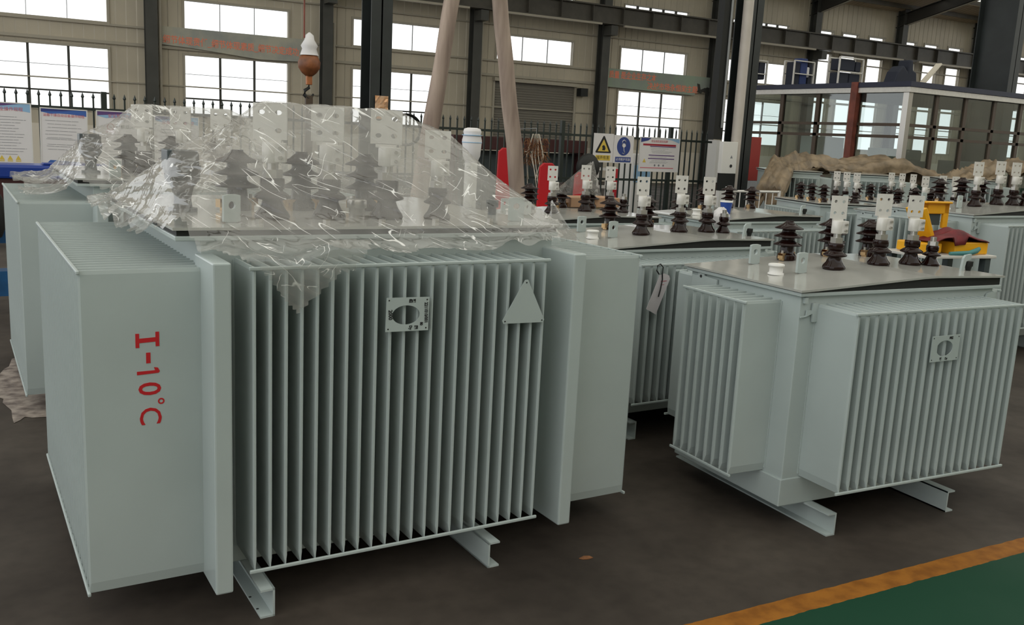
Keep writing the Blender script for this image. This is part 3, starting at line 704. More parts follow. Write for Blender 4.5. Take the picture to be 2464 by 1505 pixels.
for x0, x1, z0, z1, kind in wins:
    if kind == 'door':
        d = MB(); n = 40
        for i in range(n):
            z = z0+(z1-z0)*i/n; d.prism([(YW+.08, z), (YW+.08, z+(z1-z0)/n), (YW+.06, z+(z1-z0)/n), (YW+.0, z+(z1-z0)/n*.6), (YW+.06, z)], 'yz', x0, x1)
        do = SW(d.build('door_1', M['shutter']))
        e = MB(); e.box(x0-.08, YW-.05, 0, x0, YW+.06, z1); e.box(x1, YW-.05, 0, x1+.08, YW+.06, z1); e.box(x0-.1, YW-.22, z1-.02, x1+.1, YW, z1+.10); e.build('shutter_housing', M['trim'], do)
        MB().box(x1+.1, YW-.35, z1-.35, x1+.42, YW-.05, z1-.05).build('shutter_motor', M['rubber'], do)
        continue
    nw += 1; m = MB(); b = .07; yf0, yf1 = YW-.04, YW+.10
    if kind == 'strip': b = .035
    m.box(x0-b, yf0, z0-b, x1+b, yf1, z0); m.box(x0-b, yf0, z1, x1+b, yf1, z1+b); m.box(x0-b, yf0, z0, x0, yf1, z1); m.box(x1, yf0, z0, x1+b, yf1, z1)
    nm = {'low': 3, 'up': 3, 'strip': 5, 'tall': 1, 'slot': 1}[kind]; mw = {'low': .035, 'up': .008, 'strip': .05, 'tall': .02, 'slot': .02}[kind]
    fr = SW(m.build('window_%d' % nw, M['trim']))
    mu = MB()
    for i in range(1, nm):
        x = x0+(x1-x0)*i/nm; mu.box(x-mw, YW+.02, z0, x+mw, YW+.07, z1)
    if kind == 'low':
        for z in (2.28,): mu.box(x0, YW+.02, z-.025, x1, YW+.07, z+.025)
        mu.box(x0, YW+.03, 3.02, x1, YW+.05, 3.035)
    if kind == 'tall':
        for z in (2.9, 4.2): mu.box(x0, YW+.02, z-.02, x1, YW+.07, z+.02)
    if mu.v: mu.build('glazing_bars', M['wallcol'], fr)
    g = MB(); g.add([(x0,YW+.045,z0),(x1,YW+.045,z0),(x1,YW+.045,z1),(x0,YW+.045,z1)], [(0,1,2,3)]); g.build('pane', M['pane'], fr)
def rail(name, x0, x1, y, z0, z1, dep, m):
    t = MB(); t.box(x0, y-dep, z0, x1, y, z1); return SW(t.build(name, m))
rail('trim_1', XL0, XR0, YW, 3.74, 3.83, .10, M['trim']); rail('trim_2', XL0, XR0, YW, 4.27, 4.33, .10, M['trim'])
rail('trim_3', XL0, XR0, YW, 5.55, 5.60, .10, M['trim']); rail('trim_4', XL0, XR0, YW, 2.62, 2.66, .06, M['trim'])
fw_ = MB().box(-9.0, -9.2, 0, XR0, -9.0, 9.5).build('wall_light_blocker', M['wall']); struct(fw_)  # unseen wall behind the camera, added to hold back frontal light
# wall columns and crane girder
for k, c in enumerate(cols):
    if c < XL0: continue
    m = MB(); m.box(c-.17, YW-.50, 0, c+.17, YW-.48, 8.3); m.box(c-.17, YW-.14, 0, c+.17, YW-.12, 8.3); m.box(c-.01, YW-.48, 0, c+.01, YW-.14, 8.3); m.box(c-.15, YW-1.0, 5.55, c+.15, YW-.5, 5.9)
    SW(m.build('steel_column', M['wallcol']))
    if c > 0:
        p = MB().tube([(c+.26, YW-.3, 0), (c+.26, YW-.3, 5.0 if k % 2 else 7.4)], .05, 8); SW(p.build('wall_conduit', M['trim']))
g = MB(); yb = YW-.85
g.box(9.6, yb-.18, 5.93, XR0, yb+.18, 5.98); g.box(9.6, yb-.18, 6.55, XR0, yb+.18, 6.60); g.box(9.6, yb-.02, 5.98, XR0, yb+.02, 6.55)
x = 9.8
while x < XR0: g.box(x-.01, yb-.16, 5.98, x+.01, yb+.16, 6.55); x += 1.37
SW(g.build('crane_girder_beam', M['crane']))
k = 0; c = 9.55
while c < XR0:
    cc = MB(); cc.box(c+.25, yb-.30, 5.86, c+4.7, yb-.19, 5.93); SW(cc.build('cable_trough_trim', M['trim'])); c += 5.47
# roof, open skylight strips and rafters
def zr(y): return 8.15 + .216*(YW-y) if y > 14 else 8.15+.216*17.5-.216*(14-y)*.9
rf = MB(); strips = []
ys = [YW+.4, 29.6, 28.9, 26.0, 25.3, 22.0, 21.3, 18.0, 17.0, 14.0, 9.5, 8.3, 4.0, 2.8, -4.0]
for i in range(len(ys)-1):
    ya, yb_ = ys[i], ys[i+1]
    if i % 2 == 1: strips.append((ya, yb_)); continue
    rf.add([(XL0-3,ya,zr(ya)),(XR0,ya,zr(ya)),(XR0,yb_,zr(yb_)),(XL0-3,yb_,zr(yb_)),(XL0-3,ya,zr(ya)+.06),(XR0,ya,zr(ya)+.06),(XR0,yb_,zr(yb_)+.06),(XL0-3,yb_,zr(yb_)+.06)],
           [(0,1,2,3),(7,6,5,4),(0,4,5,1),(1,5,6,2),(2,6,7,3),(3,7,4,0)])
SW(rf.build('ceiling', M['roof']))
for ya, yb_ in strips:
    nw += 1; s_ = MB().add([(XL0-3,ya,zr(ya)+.03),(XR0,ya,zr(ya)+.03),(XR0,yb_,zr(yb_)+.03),(XL0-3,yb_,zr(yb_)+.03)], [(0,1,2,3)])
    SW(s_.build('window_%d' % nw, M['skylight']))
for c in cols:
    if c < 10: continue
    m = MB()
    for y0, y1 in ((YW, 14.0),):
        p0, p1 = (c, y0, zr(y0)-.45), (c, y1, zr(y1)-.35); m.beam(p0, p1, .02, .5)
        for dz in (-.25, .25): m.beam((c, y0, p0[2]+dz), (c, y1, p1[2]+dz), .24, .025)
    SW(m.build('rafter_beam', M['rafter']))
    lw = MB(); lw.beam((c, YW-.6, zr(YW-.6)-.735), (c, YW-4.4, zr(YW-4.4)-.735), .10, .03); SW(lw.build('rafter_trim', M['trim']))
y = YW-.9
while y > 14.2:
    m = MB(); m.box(XL0, y-.03, zr(y)-.19, XR0, y+.03, zr(y)-.01); SW(m.build('purlin_beam', M['crane'])); y -= 1.45
br = MB()
for c in (34.18, 39.9): br.tube([(c, YW-.5, 7.4), (c+2.8, YW-3.0, zr(YW-3)-.3)], .05, 6)
# hall columns
def hcol(x0, x1, y0, y1, m=M['colsteel'], top=10.5):
    t = MB(); t.box(x0, y0, 0, x1, y0+.022, top); t.box(x0, y1-.022, 0, x1, y1, top); xc = (x0+x1)/2; t.box(xc-.012, y0, 0, xc+.012, y1, top)
    return struct(t.build('steel_column', m))
c1 = hcol(5.45, 5.785, 13.3, 13.69); c2 = hcol(12.98, 13.33, 13.3, 13.69); c3 = hcol(21.38, 21.75, 13.3, 14.28)
e = MB(); e.tube([(5.60,13.285,0),(5.60,13.285,0.01)], .01, 4)
pf = thing('foil_notice', 'crumpled copper-coloured foil sheet on the dark column above the plastic', 'foil sheet', (5.63, 13.29, 1.93))
gv = []; gf = []
for j in range(9):
    for i in range(7): gv.append((-.105+.21*i/6, -.006-.014*random.random(), -.17+.34*j/8))
for j in range(8):
    for i in range(6): k = j*7+i; gf.append((k, k+1, k+8, k+7))
MB().add(gv, gf).build('foil', M['copper'], pf)
# downpipe, cable duct and switch box at the second column
dp = MB().tube([(12.735,13.10,0),(12.735,13.10,9.5)], .095, 14).build('downpipe', M['pipe']); tag(dp, 'thick cream vertical pipe standing beside the dark column, right of centre', 'pipe')
dt = thing('cable_duct', 'black vertical cable duct beside the cream pipe', 'cable duct', (12.36, 13.2, 0))
MB().box(-.11,-.0,1.735,.11,.16,9.0).build('duct_body', M['rubber'], dt); MB().tube([(.055,-.02,1.95),(.055,-.02,9.0)], .022, 8).build('conduit', M['grey'], dt)
cbx = thing('control_cabinet', 'white control cabinet with a dark lower compartment, in front of the cream pipe', 'control cabinet', (12.40, 12.95, 0))
MB().box(-.17,-.05,1.12,.20,.05,1.70).build('cabinet_body', M['white'], cbx, bevel=.006); MB().box(-.15,-.04,.80,.21,.05,1.12).build('lower_compartment', M['rubber'], cbx)
MB().box(-.16,-.04,0,.2,.05,.80).build('plinth', M['white'], cbx)
MB().tube([(.06,-.062,1.26),(.06,-.05,1.26)], .028, 12).build('rotary_switch', M['ink'], cbx); tr = MB().prism([(.03,1.40),(.09,1.40),(.06,1.455)], 'xz', -.053, -.05).build('warning_triangle', M['greyprint'], cbx)
rc = MB().box(13.33,13.30,0.98,13.60,13.60,1.82).build('red_cabinet', M['redcab'], bevel=.008); tag(rc, 'narrow red cabinet fixed to the right of the dark column beside the cream pipe', 'cabinet')

# ------------------------------------------------------------------ fence of spear-topped panels
YF = 14.0
posts = [-.64, 1.87, 4.38, 6.90, 9.40, 11.90]
names = ['behind the first and second notice boards', 'behind the hook and the third and fourth notice boards', 'behind the copper foil column', 'in front of the roller shutter', 'carrying the yellow warning sign and red-headed notice']
def picket_mb():
    m = MB(); m.box(-.011,-.011,.08,.011,.011,1.83)
    return m.add([(-.022,0,1.84),(0,-.022,1.84),(.022,0,1.84),(0,.022,1.84),(0,0,1.905),(0,0,1.80)], [(0,1,4),(1,2,4),(2,3,4),(3,0,4),(1,0,5),(2,1,5),(3,2,5),(0,3,5)])
pk0 = None
for i in range(5):
    x0, x1 = posts[i], posts[i+1]
    f = thing('fence_panel', 'dark spear-topped fence panel ' + names[i], 'fence', (x0, YF, 0), 0, 'fence panels across the hall')
    n = 19
    for k in range(1, n):
        if pk0 is None: pk0 = picket_mb().build('picket', M['fence'], f); o = pk0
        else: o = pk0.copy(); col.objects.link(o); o.parent = f
        o.location = ((x1-x0)*k/n, 0, 0)
    for z in (.20, .91, 1.68): MB().box(0.03,-.022,z-.02,x1-x0-.03,.022,z+.02).build('fence_rail', M['fence'], f)
    MB().box(-.035,-.035,0,.035,.035,1.92).build('fence_post', M['fence'], f)
f = thing('fence_panel', 'short end length of dark spear-topped fence beside the white control cabinet', 'fence', (11.90, YF, 0), 0, 'fence panels across the hall')
for k in range(1, 8):
    o = pk0.copy(); col.objects.link(o); o.parent = f; o.location = (.132*k, 0, 0)
for z in (.20, .91, 1.68): MB().box(0.03,-.022,z-.02,1.05,.022,z+.02).build('fence_rail', M['fence'], f)
MB().box(-.035,-.035,0,.035,.035,1.92).build('fence_post', M['fence'], f)

# ------------------------------------------------------------------ notice boards on the fence
rb = random.Random(5)
def board(name, label, x0, z0, x1, z1, cat='notice board', y=YF-.04, framed=True, tilt=0):
    w, h = x1-x0, z1-z0
    o = thing(name, label, cat, ((x0+x1)/2, y, (z0+z1)/2)); o.rotation_euler = (0, tilt, 0)
    MB().box(-w/2,-.006,-h/2,w/2,.006,h/2).build('panel', M['board'], o)
    if framed:
        m = MB(); b = .014; m.box(-w/2-b,-.012,-h/2-b,w/2+b,.008,-h/2); m.box(-w/2-b,-.012,h/2,w/2+b,.008,h/2+b); m.box(-w/2-b,-.012,-h/2,-w/2,.008,h/2); m.box(w/2,-.012,-h/2,w/2+b,.008,h/2); m.build('frame', M['boardframe'], o)
    return o, w, h
def lines(o, w, zs_, x0=-.42, x1=.42, th=.004, m='greyprint'):
    q = MB()
    for z in zs_:
        a = x0*w+rb.random()*.06*w; b_ = x1*w-rb.random()*.25*w
        while a < b_:
            l = min(b_-a, .03+rb.random()*.16); q.box(a,-.0085,z-th/2,a+l,-.0065,z+th/2); a += l+.008
    q.build('text_lines', M[m], o)
def header(o, w, h, c1_, c2_, dep=.10, curve=.03):
    p = [(-w/2,h/2),(w/2,h/2),(w/2,h/2-dep*.9)] + [(w/2-w*t, h/2-dep*(.9-.35*math.sin(PI*t))-curve*t*(1-t)) for t in (.2,.4,.6,.8)] + [(-w/2,h/2-dep*.5)]
    MB().prism(p, 'xz', -.0072, -.0062).build('header_band', M[c2_], o)
    p = [(-w/2,h/2),(w*.3,h/2),(0,h/2-dep*.25),(-w/2,h/2-dep*.45)]
    MB().prism(p, 'xz', -.0085, -.0073).build('header_corner', M[c1_], o)
o, w, h = board('notice_board', 'notice board with yellow warning triangles along its foot, first from the left', .36, .90, .965, 1.70)
header(o, w, h, 'purple', 'skyblue', .12)
text('设备安全操作规程', .055, M['pink'], 'lettering', o, T(0,-.009,h/2-.075) @ FRONT, .0003)
lines(o, w, [h/2-.17-.037*i for i in range(14)])
for i in range(5):
    x = -.24+.095*i; z = -h/2+.075
    MB().prism([(x-.032,z),(x+.032,z),(x,z+.058)], 'xz', -.0085, -.0065).build('warning_triangle', M['yellow'], o); MB().box(x-.03,-.0085,z-.02,x+.03,-.0065,z-.008).build('text_line', M['yellow'], o)
MB().box(-w/2,-.0085,-h/2+.01,w/2-.02,-.0065,-h/2+.04).build('footer_band', M['yellow'], o)
o, w, h = board('notice_board', 'white notice board with blue top band and red heading, second from the left', 1.085, .93, 1.635, 1.655, tilt=.015)
header(o, w, h, 'navy', 'blue', .085)
text('油箱干燥自动设备操作规程', .042, M['pink'], 'lettering', o, T(0,-.009,h/2-.082) @ FRONT, .0003)
lines(o, w, [h/2-.15-.045*i for i in range(6)]+[-.03,-.10,-.125,-.165], th=.0035)
MB().prism([(-w/2+.05,-h/2),(w/2,-h/2),(w/2,-h/2+.03),(.0,-h/2+.05),(-w/2+.1,-h/2+.055)], 'xz', -.0085, -.0065).build('footer_band', M['blue'], o)
o, w, h = board('notice_board', 'notice board with purple corner and a red prohibition ring, third from the left', 1.775, .93, 2.345, 1.66)
header(o, w, h, 'purple', 'skyblue', .12)
text('安全警示告知牌', .055, M['pink'], 'lettering', o, T(.04,-.009,h/2-.06) @ FRONT, .0003); text('注意安全', .04, M['greyprint'], 'lettering', o, T(.04,-.009,h/2-.115) @ FRONT, .0003)
rg = MB(); n = 28; rg.ring([(-.12+.047*math.cos(2*PI*k/n), .16+.047*math.sin(2*PI*k/n)) for k in range(n)], [(-.12+.039*math.cos(2*PI*k/n), .16+.039*math.sin(2*PI*k/n)) for k in range(n)], 'xz', -.009, -.007)
rg.beam((-.152,-.008,.192), (-.088,-.008,.128), .006, .002); rg.build('prohibition_ring', M['crimson'], o)
text('严禁烟火', .058, M['ink'], 'lettering', o, T(.065,-.009,.165) @ FRONT, .0003); text('禁止烟火', .03, M['crimson'], 'lettering', o, T(-.12,-.009,.095) @ FRONT, .0003)
lines(o, w, [.06-.045*i for i in range(8)])
o, w, h = board('notice_board', 'notice board with dark blue corner, fourth from the left, half hidden by plastic', 2.52, .90, 3.10, 1.635)
header(o, w, h, 'navy', 'skyblue', .12); text('设备操作管理制度', .055, M['pink'], 'lettering', o, T(.02,-.009,h/2-.085) @ FRONT, .0003); lines(o, w, [h/2-.18-.045*i for i in range(10)])
# yellow warning sign, blue sign, red headed notice
o, w, h = board('warning_sign', 'white sign with a yellow warning triangle on the fence', 10.07, 1.215, 10.515, 1.735, 'sign', framed=False)
MB().prism([(-.165,-.09),(.165,-.09),(.175,-.07),(.012,.215),(-.012,.215),(-.175,-.07)], 'xz', -.0085, -.0065).build('triangle_border', M['ink'], o)
MB().prism([(-.125,-.063),(.125,-.063),(0,.155)], 'xz', -.0105, -.0088).build('triangle', M['yellow'], o)
MB().prism([(-.03,-.04),(.03,-.045),(.045,-.01),(.03,.03),(.01,.05),(-.02,.045),(-.035,.02),(-.02,.0)], 'xz', -.012, -.0107).build('pictogram', M['ink'], o)
MB().box(-.165,-.0085,-.225,.165,-.0065,-.13).build('yellow_band', M['yellow'], o); text('噪声有害', .072, M['ink'], 'lettering', o, T(0,-.009,-.178) @ FRONT, .0003)
o, w, h = board('safety_sign', 'white sign with a blue disc showing a hook, on the fence', 10.525, 1.21, 10.985, 1.72, 'sign', framed=False)
MB().prism([(.155*math.cos(2*PI*k/36), .055+.17*math.sin(2*PI*k/36)) for k in range(36)], 'xz', -.0085, -.0065).build('blue_disc', M['signblue'], o)
hk = MB().tube([(.0,-.010,.17),(.035,-.010,.15),(.04,-.010,.06),(.0,-.010,.03),(-.04,-.010,.06),(-.035,-.010,.15),(.0,-.010,.17)], .008, 6); hk.tube([(0,-.010,.03),(.01,-.010,-.03),(.03,-.010,-.05),(.01,-.010,-.085),(-.02,-.010,-.07)], .008, 6); hk.prism([(.04*math.cos(k*PI/8), .07+.04*math.sin(k*PI/8)) for k in range(16)], 'xz', -.0105, -.009)
hk.build('pictogram', M['board'], o)
MB().box(-.18,-.0085,-.235,.18,-.0065,-.14).build('blue_band', M['signblue'], o); text('必须戴护耳器', .055, M['board'], 'lettering', o, T(0,-.009,-.188) @ FRONT, .0003)
o, w, h = board('notice_board', 'landscape white notice with a crimson bar, on the fence right of the blue disc sign', 11.15, 1.085, 12.09, 1.70)
MB().prism([(-w/2,h/2),(-.22,h/2),(-.30,h/2-.05),(-w/2,h/2-.085)], 'xz', -.0085, -.0065).build('header_corner', M['navy'], o); MB().prism([(.1,h/2),(w/2,h/2),(w/2,h/2-.08),(.3,h/2-.03)], 'xz', -.0085, -.0065).build('header_band', M['skyblue'], o)
text('职业病危害告知牌', .05, M['pink'], 'lettering', o, T(-.02,-.009,h/2-.06) @ FRONT, .0003)
MB().box(-.41,-.0085,.165,.39,-.0065,.20).build('crimson_bar', M['crimson'], o)
q = MB(); q.box(-.24,-.0085,.145,.39,-.0065,.16); q.box(-.26,-.0085,-.02,.37,-.0065,-.003); q.box(-.27,-.0085,-.082,.37,-.0065,-.065); q.build('heading_bars', M['purple'], o)
lines(o, w, [.12,.09,.06,.035,-.043,-.11,-.135,-.155], -.25, .38, .004); MB().box(-.45,-.0085,-.255,.36,-.0065,-.24).build('footer_bar', M['pink'], o)
MB().prism([(-.40,-.15),(-.32,-.15),(-.36,-.08)], 'xz', -.0085, -.0065).build('warning_triangle', M['yellow'], o)
for x in (-.10, .0, .11): MB().lathe(0,0,[(.02,0),(.02,.002)],12).build('pictogram', M['greyprint'], o, mtx=T(x,-.0065,-.20) @ Matrix.Rotation(PI/2,4,'X'))

# ------------------------------------------------------------------ banners on the wall
bn = thing('wall_banner', 'long faded banner with a row of red characters over the second window', 'banner', WP(6.5, YW-.16, 3.98), WALLYAW)
p = [(-2.32,.42),(2.35,.42),(2.35,-.30),(.8,-.34),(-.4,-.24),(-1.4,-.16),(-2.32,-.12)]
MB().prism(p, 'xz', -.01, .01).build('cloth', M['banner'], bn)
text('细节体现责任_细节体现素质_细节决定成功_', .272, M['orange'], 'lettering', bn, T(.0,-.014,.0) @ FRONT @ Matrix.Rotation(-.012,4,'Z'), .002, 'CENTER', .82, .004)
bn = thing('wall_banner', 'torn greenish banner with two rows of red characters over the fifth window', 'banner', WP(23.2, YW-.16, 4.0), WALLYAW)
MB().prism([(-2.6,.40),(2.75,.40),(2.75,-.02),(2.5,.0),(2.2,-.25),(1.95,-.1),(1.9,-.37),(-2.6,-.30)], 'xz', -.01, .01).build('cloth', M['bannergreen'], bn)
MB().prism([(1.98,.12),(2.06,-.18),(2.2,-.28),(2.36,-.14),(2.5,-.30),(2.78,-.40),(2.78,-.22),(2.55,-.16),(2.42,-.02),(2.18,-.12),(2.12,.1)], 'xz', -.02, -.012).build('torn_edge', M['peel'], bn)
text('质量 是企业生存之本', .30, M['orange'], 'lettering', bn, T(-1.25,-.014,.16) @ FRONT, .002, 'CENTER', .82, .006)
text('决战市场永恒的主题', .30, M['orange'], 'lettering', bn, T(.75,-.014,-.16) @ FRONT, .002, 'CENTER', .95, .006)

# ------------------------------------------------------------------ crane hook, tripod poles
hk = thing('crane_hook', 'orange-brown crane hook block hanging on a thin rope, sling below', 'crane hook', (4.41, 13.0, 0))
MB().tube([(-.075,0,9.5),(-.075,0,2.8)], .012, 6).build('hoist_rope', M['rust'], hk)
MB().lathe(0,0,[(.045,2.60),(.12,2.56),(.155,2.48),(.15,2.40),(.10,2.33),(.05,2.29)],18).build('hook_block', M['hookpaint'], hk)
MB().lathe(0,0,[(.13,2.57),(.10,2.66),(.12,2.70),(.07,2.78),(.06,2.84),(.01,2.88)],12).build('cloth_wrap', M['whitecloth'], hk)
MB().box(-.04,-.03,2.17,.04,.03,2.34).build('shackle', M['orangebrown'], hk, bevel=.008)
MB().tube([(0,0,2.2),(0,0,2.13),(-.06,0,2.09),(-.065,0,2.03),(-.02,0,1.985),(.04,0,2.0),(.065,0,2.05)], [.02,.022,.026,.028,.028,.022,.012], 8).build('hook', M['rubber'], hk)
MB().beam((0,0,2.02),(0,0,.9), .10, .05).build('sling', M['brown'], hk)
def pole(label, p0, p1, seed):
    r = random.Random(seed); pts = []; rs = []
    for i in range(13):
        t = i/12; pts.append(tuple(p0[k]*(1-t)+p1[k]*t+(.018*(r.random()-.5) if k < 2 else 0) for k in range(3))); rs.append(.085-.018*t+.008*(r.random()-.5))
    return tag(MB().tube(pts, rs, 12).build('wooden_pole', M['wood']), label, 'pole', 'leaning wooden poles')
pole('weathered wooden pole leaning right, beside the copper foil column', (3.63, 8.0, .02), (4.35, 8.0, 4.57), 2)
pole('weathered wooden pole leaning left, in front of the roller shutter', (5.06, 8.0, .02), (4.37, 8.14, 4.57), 3)

# ------------------------------------------------------------------ glazed cabin on the right
CX0, CX1, CY0, CY1 = 16.6, 25.0, 12.37, 17.2
cab = thing('glazed_cabin', 'glazed cabin with brown mullions and a dark flat roof, far right', 'cabin', (CX0, CY0, 0))
W_, D_ = CX1-CX0, CY1-CY0
MB().box(-.1,-.1,2.97,W_,D_,3.07).build('roof_slab', M['roofdark'], cab)
m = MB(); m.box(-.08,-.08,2.86,W_,.0,2.965); m.box(-.08,.0,2.86,.0,D_,2.965); m.build('roof_fascia', M['white_metal'], cab, bevel=.004)
MB().box(0,0,0,W_,.05,.85).build('base_panel', M['grey'], cab); MB().box(0,0,0,.05,D_,.85).build('base_panel', M['grey'], cab)
fx = [.95, 1.93, 2.95, 3.95, 4.97, 6.0, 7.0, 8.0]; fy = [1.25, 2.30, 3.35, 4.35]
for x in fx: MB().box(x-.05,0,.85,x+.05,.08,2.86).build('mullion', M['brown'], cab)
for y in fy: MB().box(0,y-.05,.85,.08,y+.05,2.86).build('mullion', M['rust'] if y == 1.25 else M['brown'], cab)
rp = MB().box(-.13,1.17,0,-.02,1.33,3.08).build('red_post', M['rust'], cab); rp['label'] = 'rusty red post'
MB().box(-.03,-.03,0,.10,.10,2.86).build('corner_post', M['steel'], cab)
for z in (2.22, 1.98):
    MB().box(.1,.0,z-.03,W_,.07,z+.03).build('transom', M['brown'], cab); MB().box(0,.1,z-.03,.07,D_,z+.03).build('transom', M['brown'], cab)
fe = [.1]+fx; ye = [.1]+fy+[D_]
for a, b in zip(fe[:-1], fe[1:]): MB().box(a,.03,.85,b,.038,2.86).build('pane', M['cabinglass'], cab)
for a, b in zip(ye[:-1], ye[1:]): MB().box(.03,a,.85,.038,b,2.86).build('pane', M['cabinglass'], cab)
def locker(label, x, y, w_, d_, h_, m, name='locker', cat='locker'):
    o = thing(name, label, cat, (x, y, 0)); MB().box(-w_/2,-d_/2,0,w_/2,d_/2,h_).build('body', m, o, bevel=.01); MB().box(-w_/2+.03,-d_/2-.012,.1,w_/2-.03,-d_/2,h_-.05).build('door', m, o, bevel=.004); MB().box(w_/2-.12,-d_/2-.03,h_*.5,w_/2-.09,-d_/2-.012,h_*.62).build('handle', M['ink'], o); return o
locker('pale grey locker inside the cabin, seen through its left side', 17.5, 15.2, .9, .5, 1.95, M['white'])
locker('tall cream cupboard inside the cabin behind the red post', 18.1, 13.9, .6, .5, 1.75, M['cream'])
mc = thing('test_machine', 'dark green machine with a pale top inside the cabin, right of its corner post', 'machine', (19.25, 14.3, 0))
MB().box(-.55,-.35,0,.55,.35,1.5).build('body', M['darkcap'], mc, bevel=.03); MB().box(-.3,-.25,1.5,.35,.25,1.75).build('head', M['grey'], mc, bevel=.03); MB().box(-.5,-.37,.9,-.05,-.35,1.3).build('control_panel', M['white'], mc)
locker('grey-green cabinet inside the cabin near its front panes', 20.3, 13.5, 1.0, .5, 1.55, M['grey'])
# racks standing on the cabin roof
def rack(label, x, y, w_, h_, fill):
    o = thing('parts_rack', label, 'rack', (x, y, 3.07), 0, 'racks on the cabin roof'); fr = MB()
    for sx in (-1, 1):
        for sy in (-1, 1): fr.box(sx*w_/2-.015, sy*.15-.015, 0, sx*w_/2+.015, sy*.15+.015, h_)
    for z in (.03, h_*.5, h_): fr.box(-w_/2,-.165,z-.012,w_/2,-.135,z+.012); fr.box(-w_/2,.135,z-.012,w_/2,.165,z+.012)
    fr.build('frame', M['white_metal'], o)
    for m_, x0, z0, x1, z1 in fill: MB().box(x0*w_,-.12,z0*h_,x1*w_,.12,z1*h_).build('stored_part', M[m_], o, bevel=.02)
rack('metal rack of dark parts on the left end of the cabin roof', 16.95, 17.0, .45, .62, [('darkitem',-.4,.05,.0,.5),('darkitem',0,.3,.45,.95),('darkitem',-.3,.6,-.05,1.15)])
rack('metal rack with a blue bundle on the cabin roof, second from its left end', 17.25, 15.9, .66, .58, [('darkitem',-.46,.05,-.15,.95),('blueitem',-.12,.1,.22,1.12),('whitecloth',.2,.4,.34,.8),('darkitem',.3,.05,.47,.95)])
rack('metal rack packed with dark boxes on the cabin roof, third from its left end', 17.3, 14.6, .78, .60, [('darkitem',-.46,.05,-.02,.46),('darkitem',.02,.05,.46,.46),('darkitem',-.46,.54,.2,.95),('darkitem',.25,.54,.46,.9)])
ct = thing('stacked_gear', 'dark heap of gear with a slanted plank on the cabin roof near its corner', 'gear', (17.6, 13.4, 3.07))
MB().prism([(-.35,0),(.42,0),(.36,.30),(.24,.34),(.2,.55),(.1,.55),(.07,.3),(-.08,.42),(-.25,.28)], 'xz', -.15, .15).build('heap', M['darkitem'], ct, bevel=.03)
pkb = MB().beam((18.15,13.3,3.085),(18.75,13.3,3.62), .14, .035).build('wooden_plank', M['cream']); tag(pkb, 'pale plank slanting up from the cabin roof', 'plank')
# ------------------------------------------------------------------ things between and beyond
bar = thing('crowd_barrier', 'low white tubular barrier left of the brown tarpaulin', 'barrier', (10.35, 10.75, 0))
fr = MB(); fr.tube([(0,0,0),(0,0,1.0)], .025, 8); fr.tube([(1.15,0,0),(1.15,0,.95)], .025, 8); fr.tube([(0,0,.93),(1.15,0,.93)], .02, 8); fr.tube([(0,0,.2),(1.15,0,.2)], .02, 8); fr.build('frame', M['white'], bar)
for k in range(1, 8): MB().tube([(1.15*k/8,0,.2),(1.15*k/8,0,.93)], .009, 6).build('upright', M['white'], bar)
# brown tarpaulins
def tarp(label, pts, depth, drop, seed, m='tarp'):
    """pts: ridge line (x, y, z); the sheet falls to the near side and back"""
    n = 80; mrow = 24; P = [Vector(p) for p in pts]; vs = []; fs = []
    def along(t):
        u = t*(len(P)-1); i = min(int(u), len(P)-2); return P[i].lerp(P[i+1], u-i)
    d = (P[-1]-P[0]); nrm = Vector((d.y, -d.x, 0)).normalized()
    for i in range(n+1):
        t = i/n; c = along(t)
        for j in range(mrow+1):
            s = j/mrow*2-1
            x = np.array([t*6.0]); y = np.array([s*1.6]); r_ = float(ridge(x, y, seed, 1.2)[0]); r2 = float(ridge(x, y, seed+7, 3.1)[0]); r3 = float(ridge(x, y*2, seed+15, 6.3)[0])
            dz = -drop*max(0, abs(s)-.45)/.55-.05*abs(s)+.26*(r_-.5)+.18*(r2-.5)+.07*(r3-.5)
            if s > 0: dz *= .75
            vs.append(c+nrm*(depth*min(abs(s), .62)*(1 if s > 0 else -1)*1.2+.05*(r_-.5))+Vector((0, 0, dz)))
    for i in range(n):
        for j in range(mrow): k = i*(mrow+1)+j; fs.append((k, k+mrow+1, k+mrow+2, k+1))
    o = MB().add(vs, fs, True).build('tarpaulin', M[m]); mo = o.modifiers.new('thickness', 'SOLIDIFY'); mo.thickness = .008
    return tag(o, label, 'tarpaulin')
tarp('crumpled brown tarpaulin over the far transformers, its left end hanging down', [(11.78,11.15,.62),(11.70,11.2,.92),(12.02,11.35,1.20),(12.7,11.9,1.36),(13.75,12.4,1.46),(14.8,12.35,1.36),(15.6,12.1,1.50),(16.4,11.6,1.30),(16.75,11.3,1.12)], .40, .26, 3)
tarp('second crumpled brown tarpaulin, further right, rising above the far transformer', [(16.05,11.1,1.08),(16.5,10.95,1.27),(17.2,10.8,1.48),(17.8,10.5,1.52),(18.3,10.2,1.42)], .42, .2, 17)
# coil of black cable on the fence
cc = MB()
for k in range(4):
    r_ = .25+.018*(k % 2); cc.tube([(6.33+r_*math.cos(a*PI/14), 13.93-.012*k, 1.62+.93*r_*math.sin(a*PI/14)) for a in range(29)], .013, 6)
tag(cc.build('cable_coil', M['rubber']), 'coil of black cable hung on the fence right of the copper foil', 'cable')
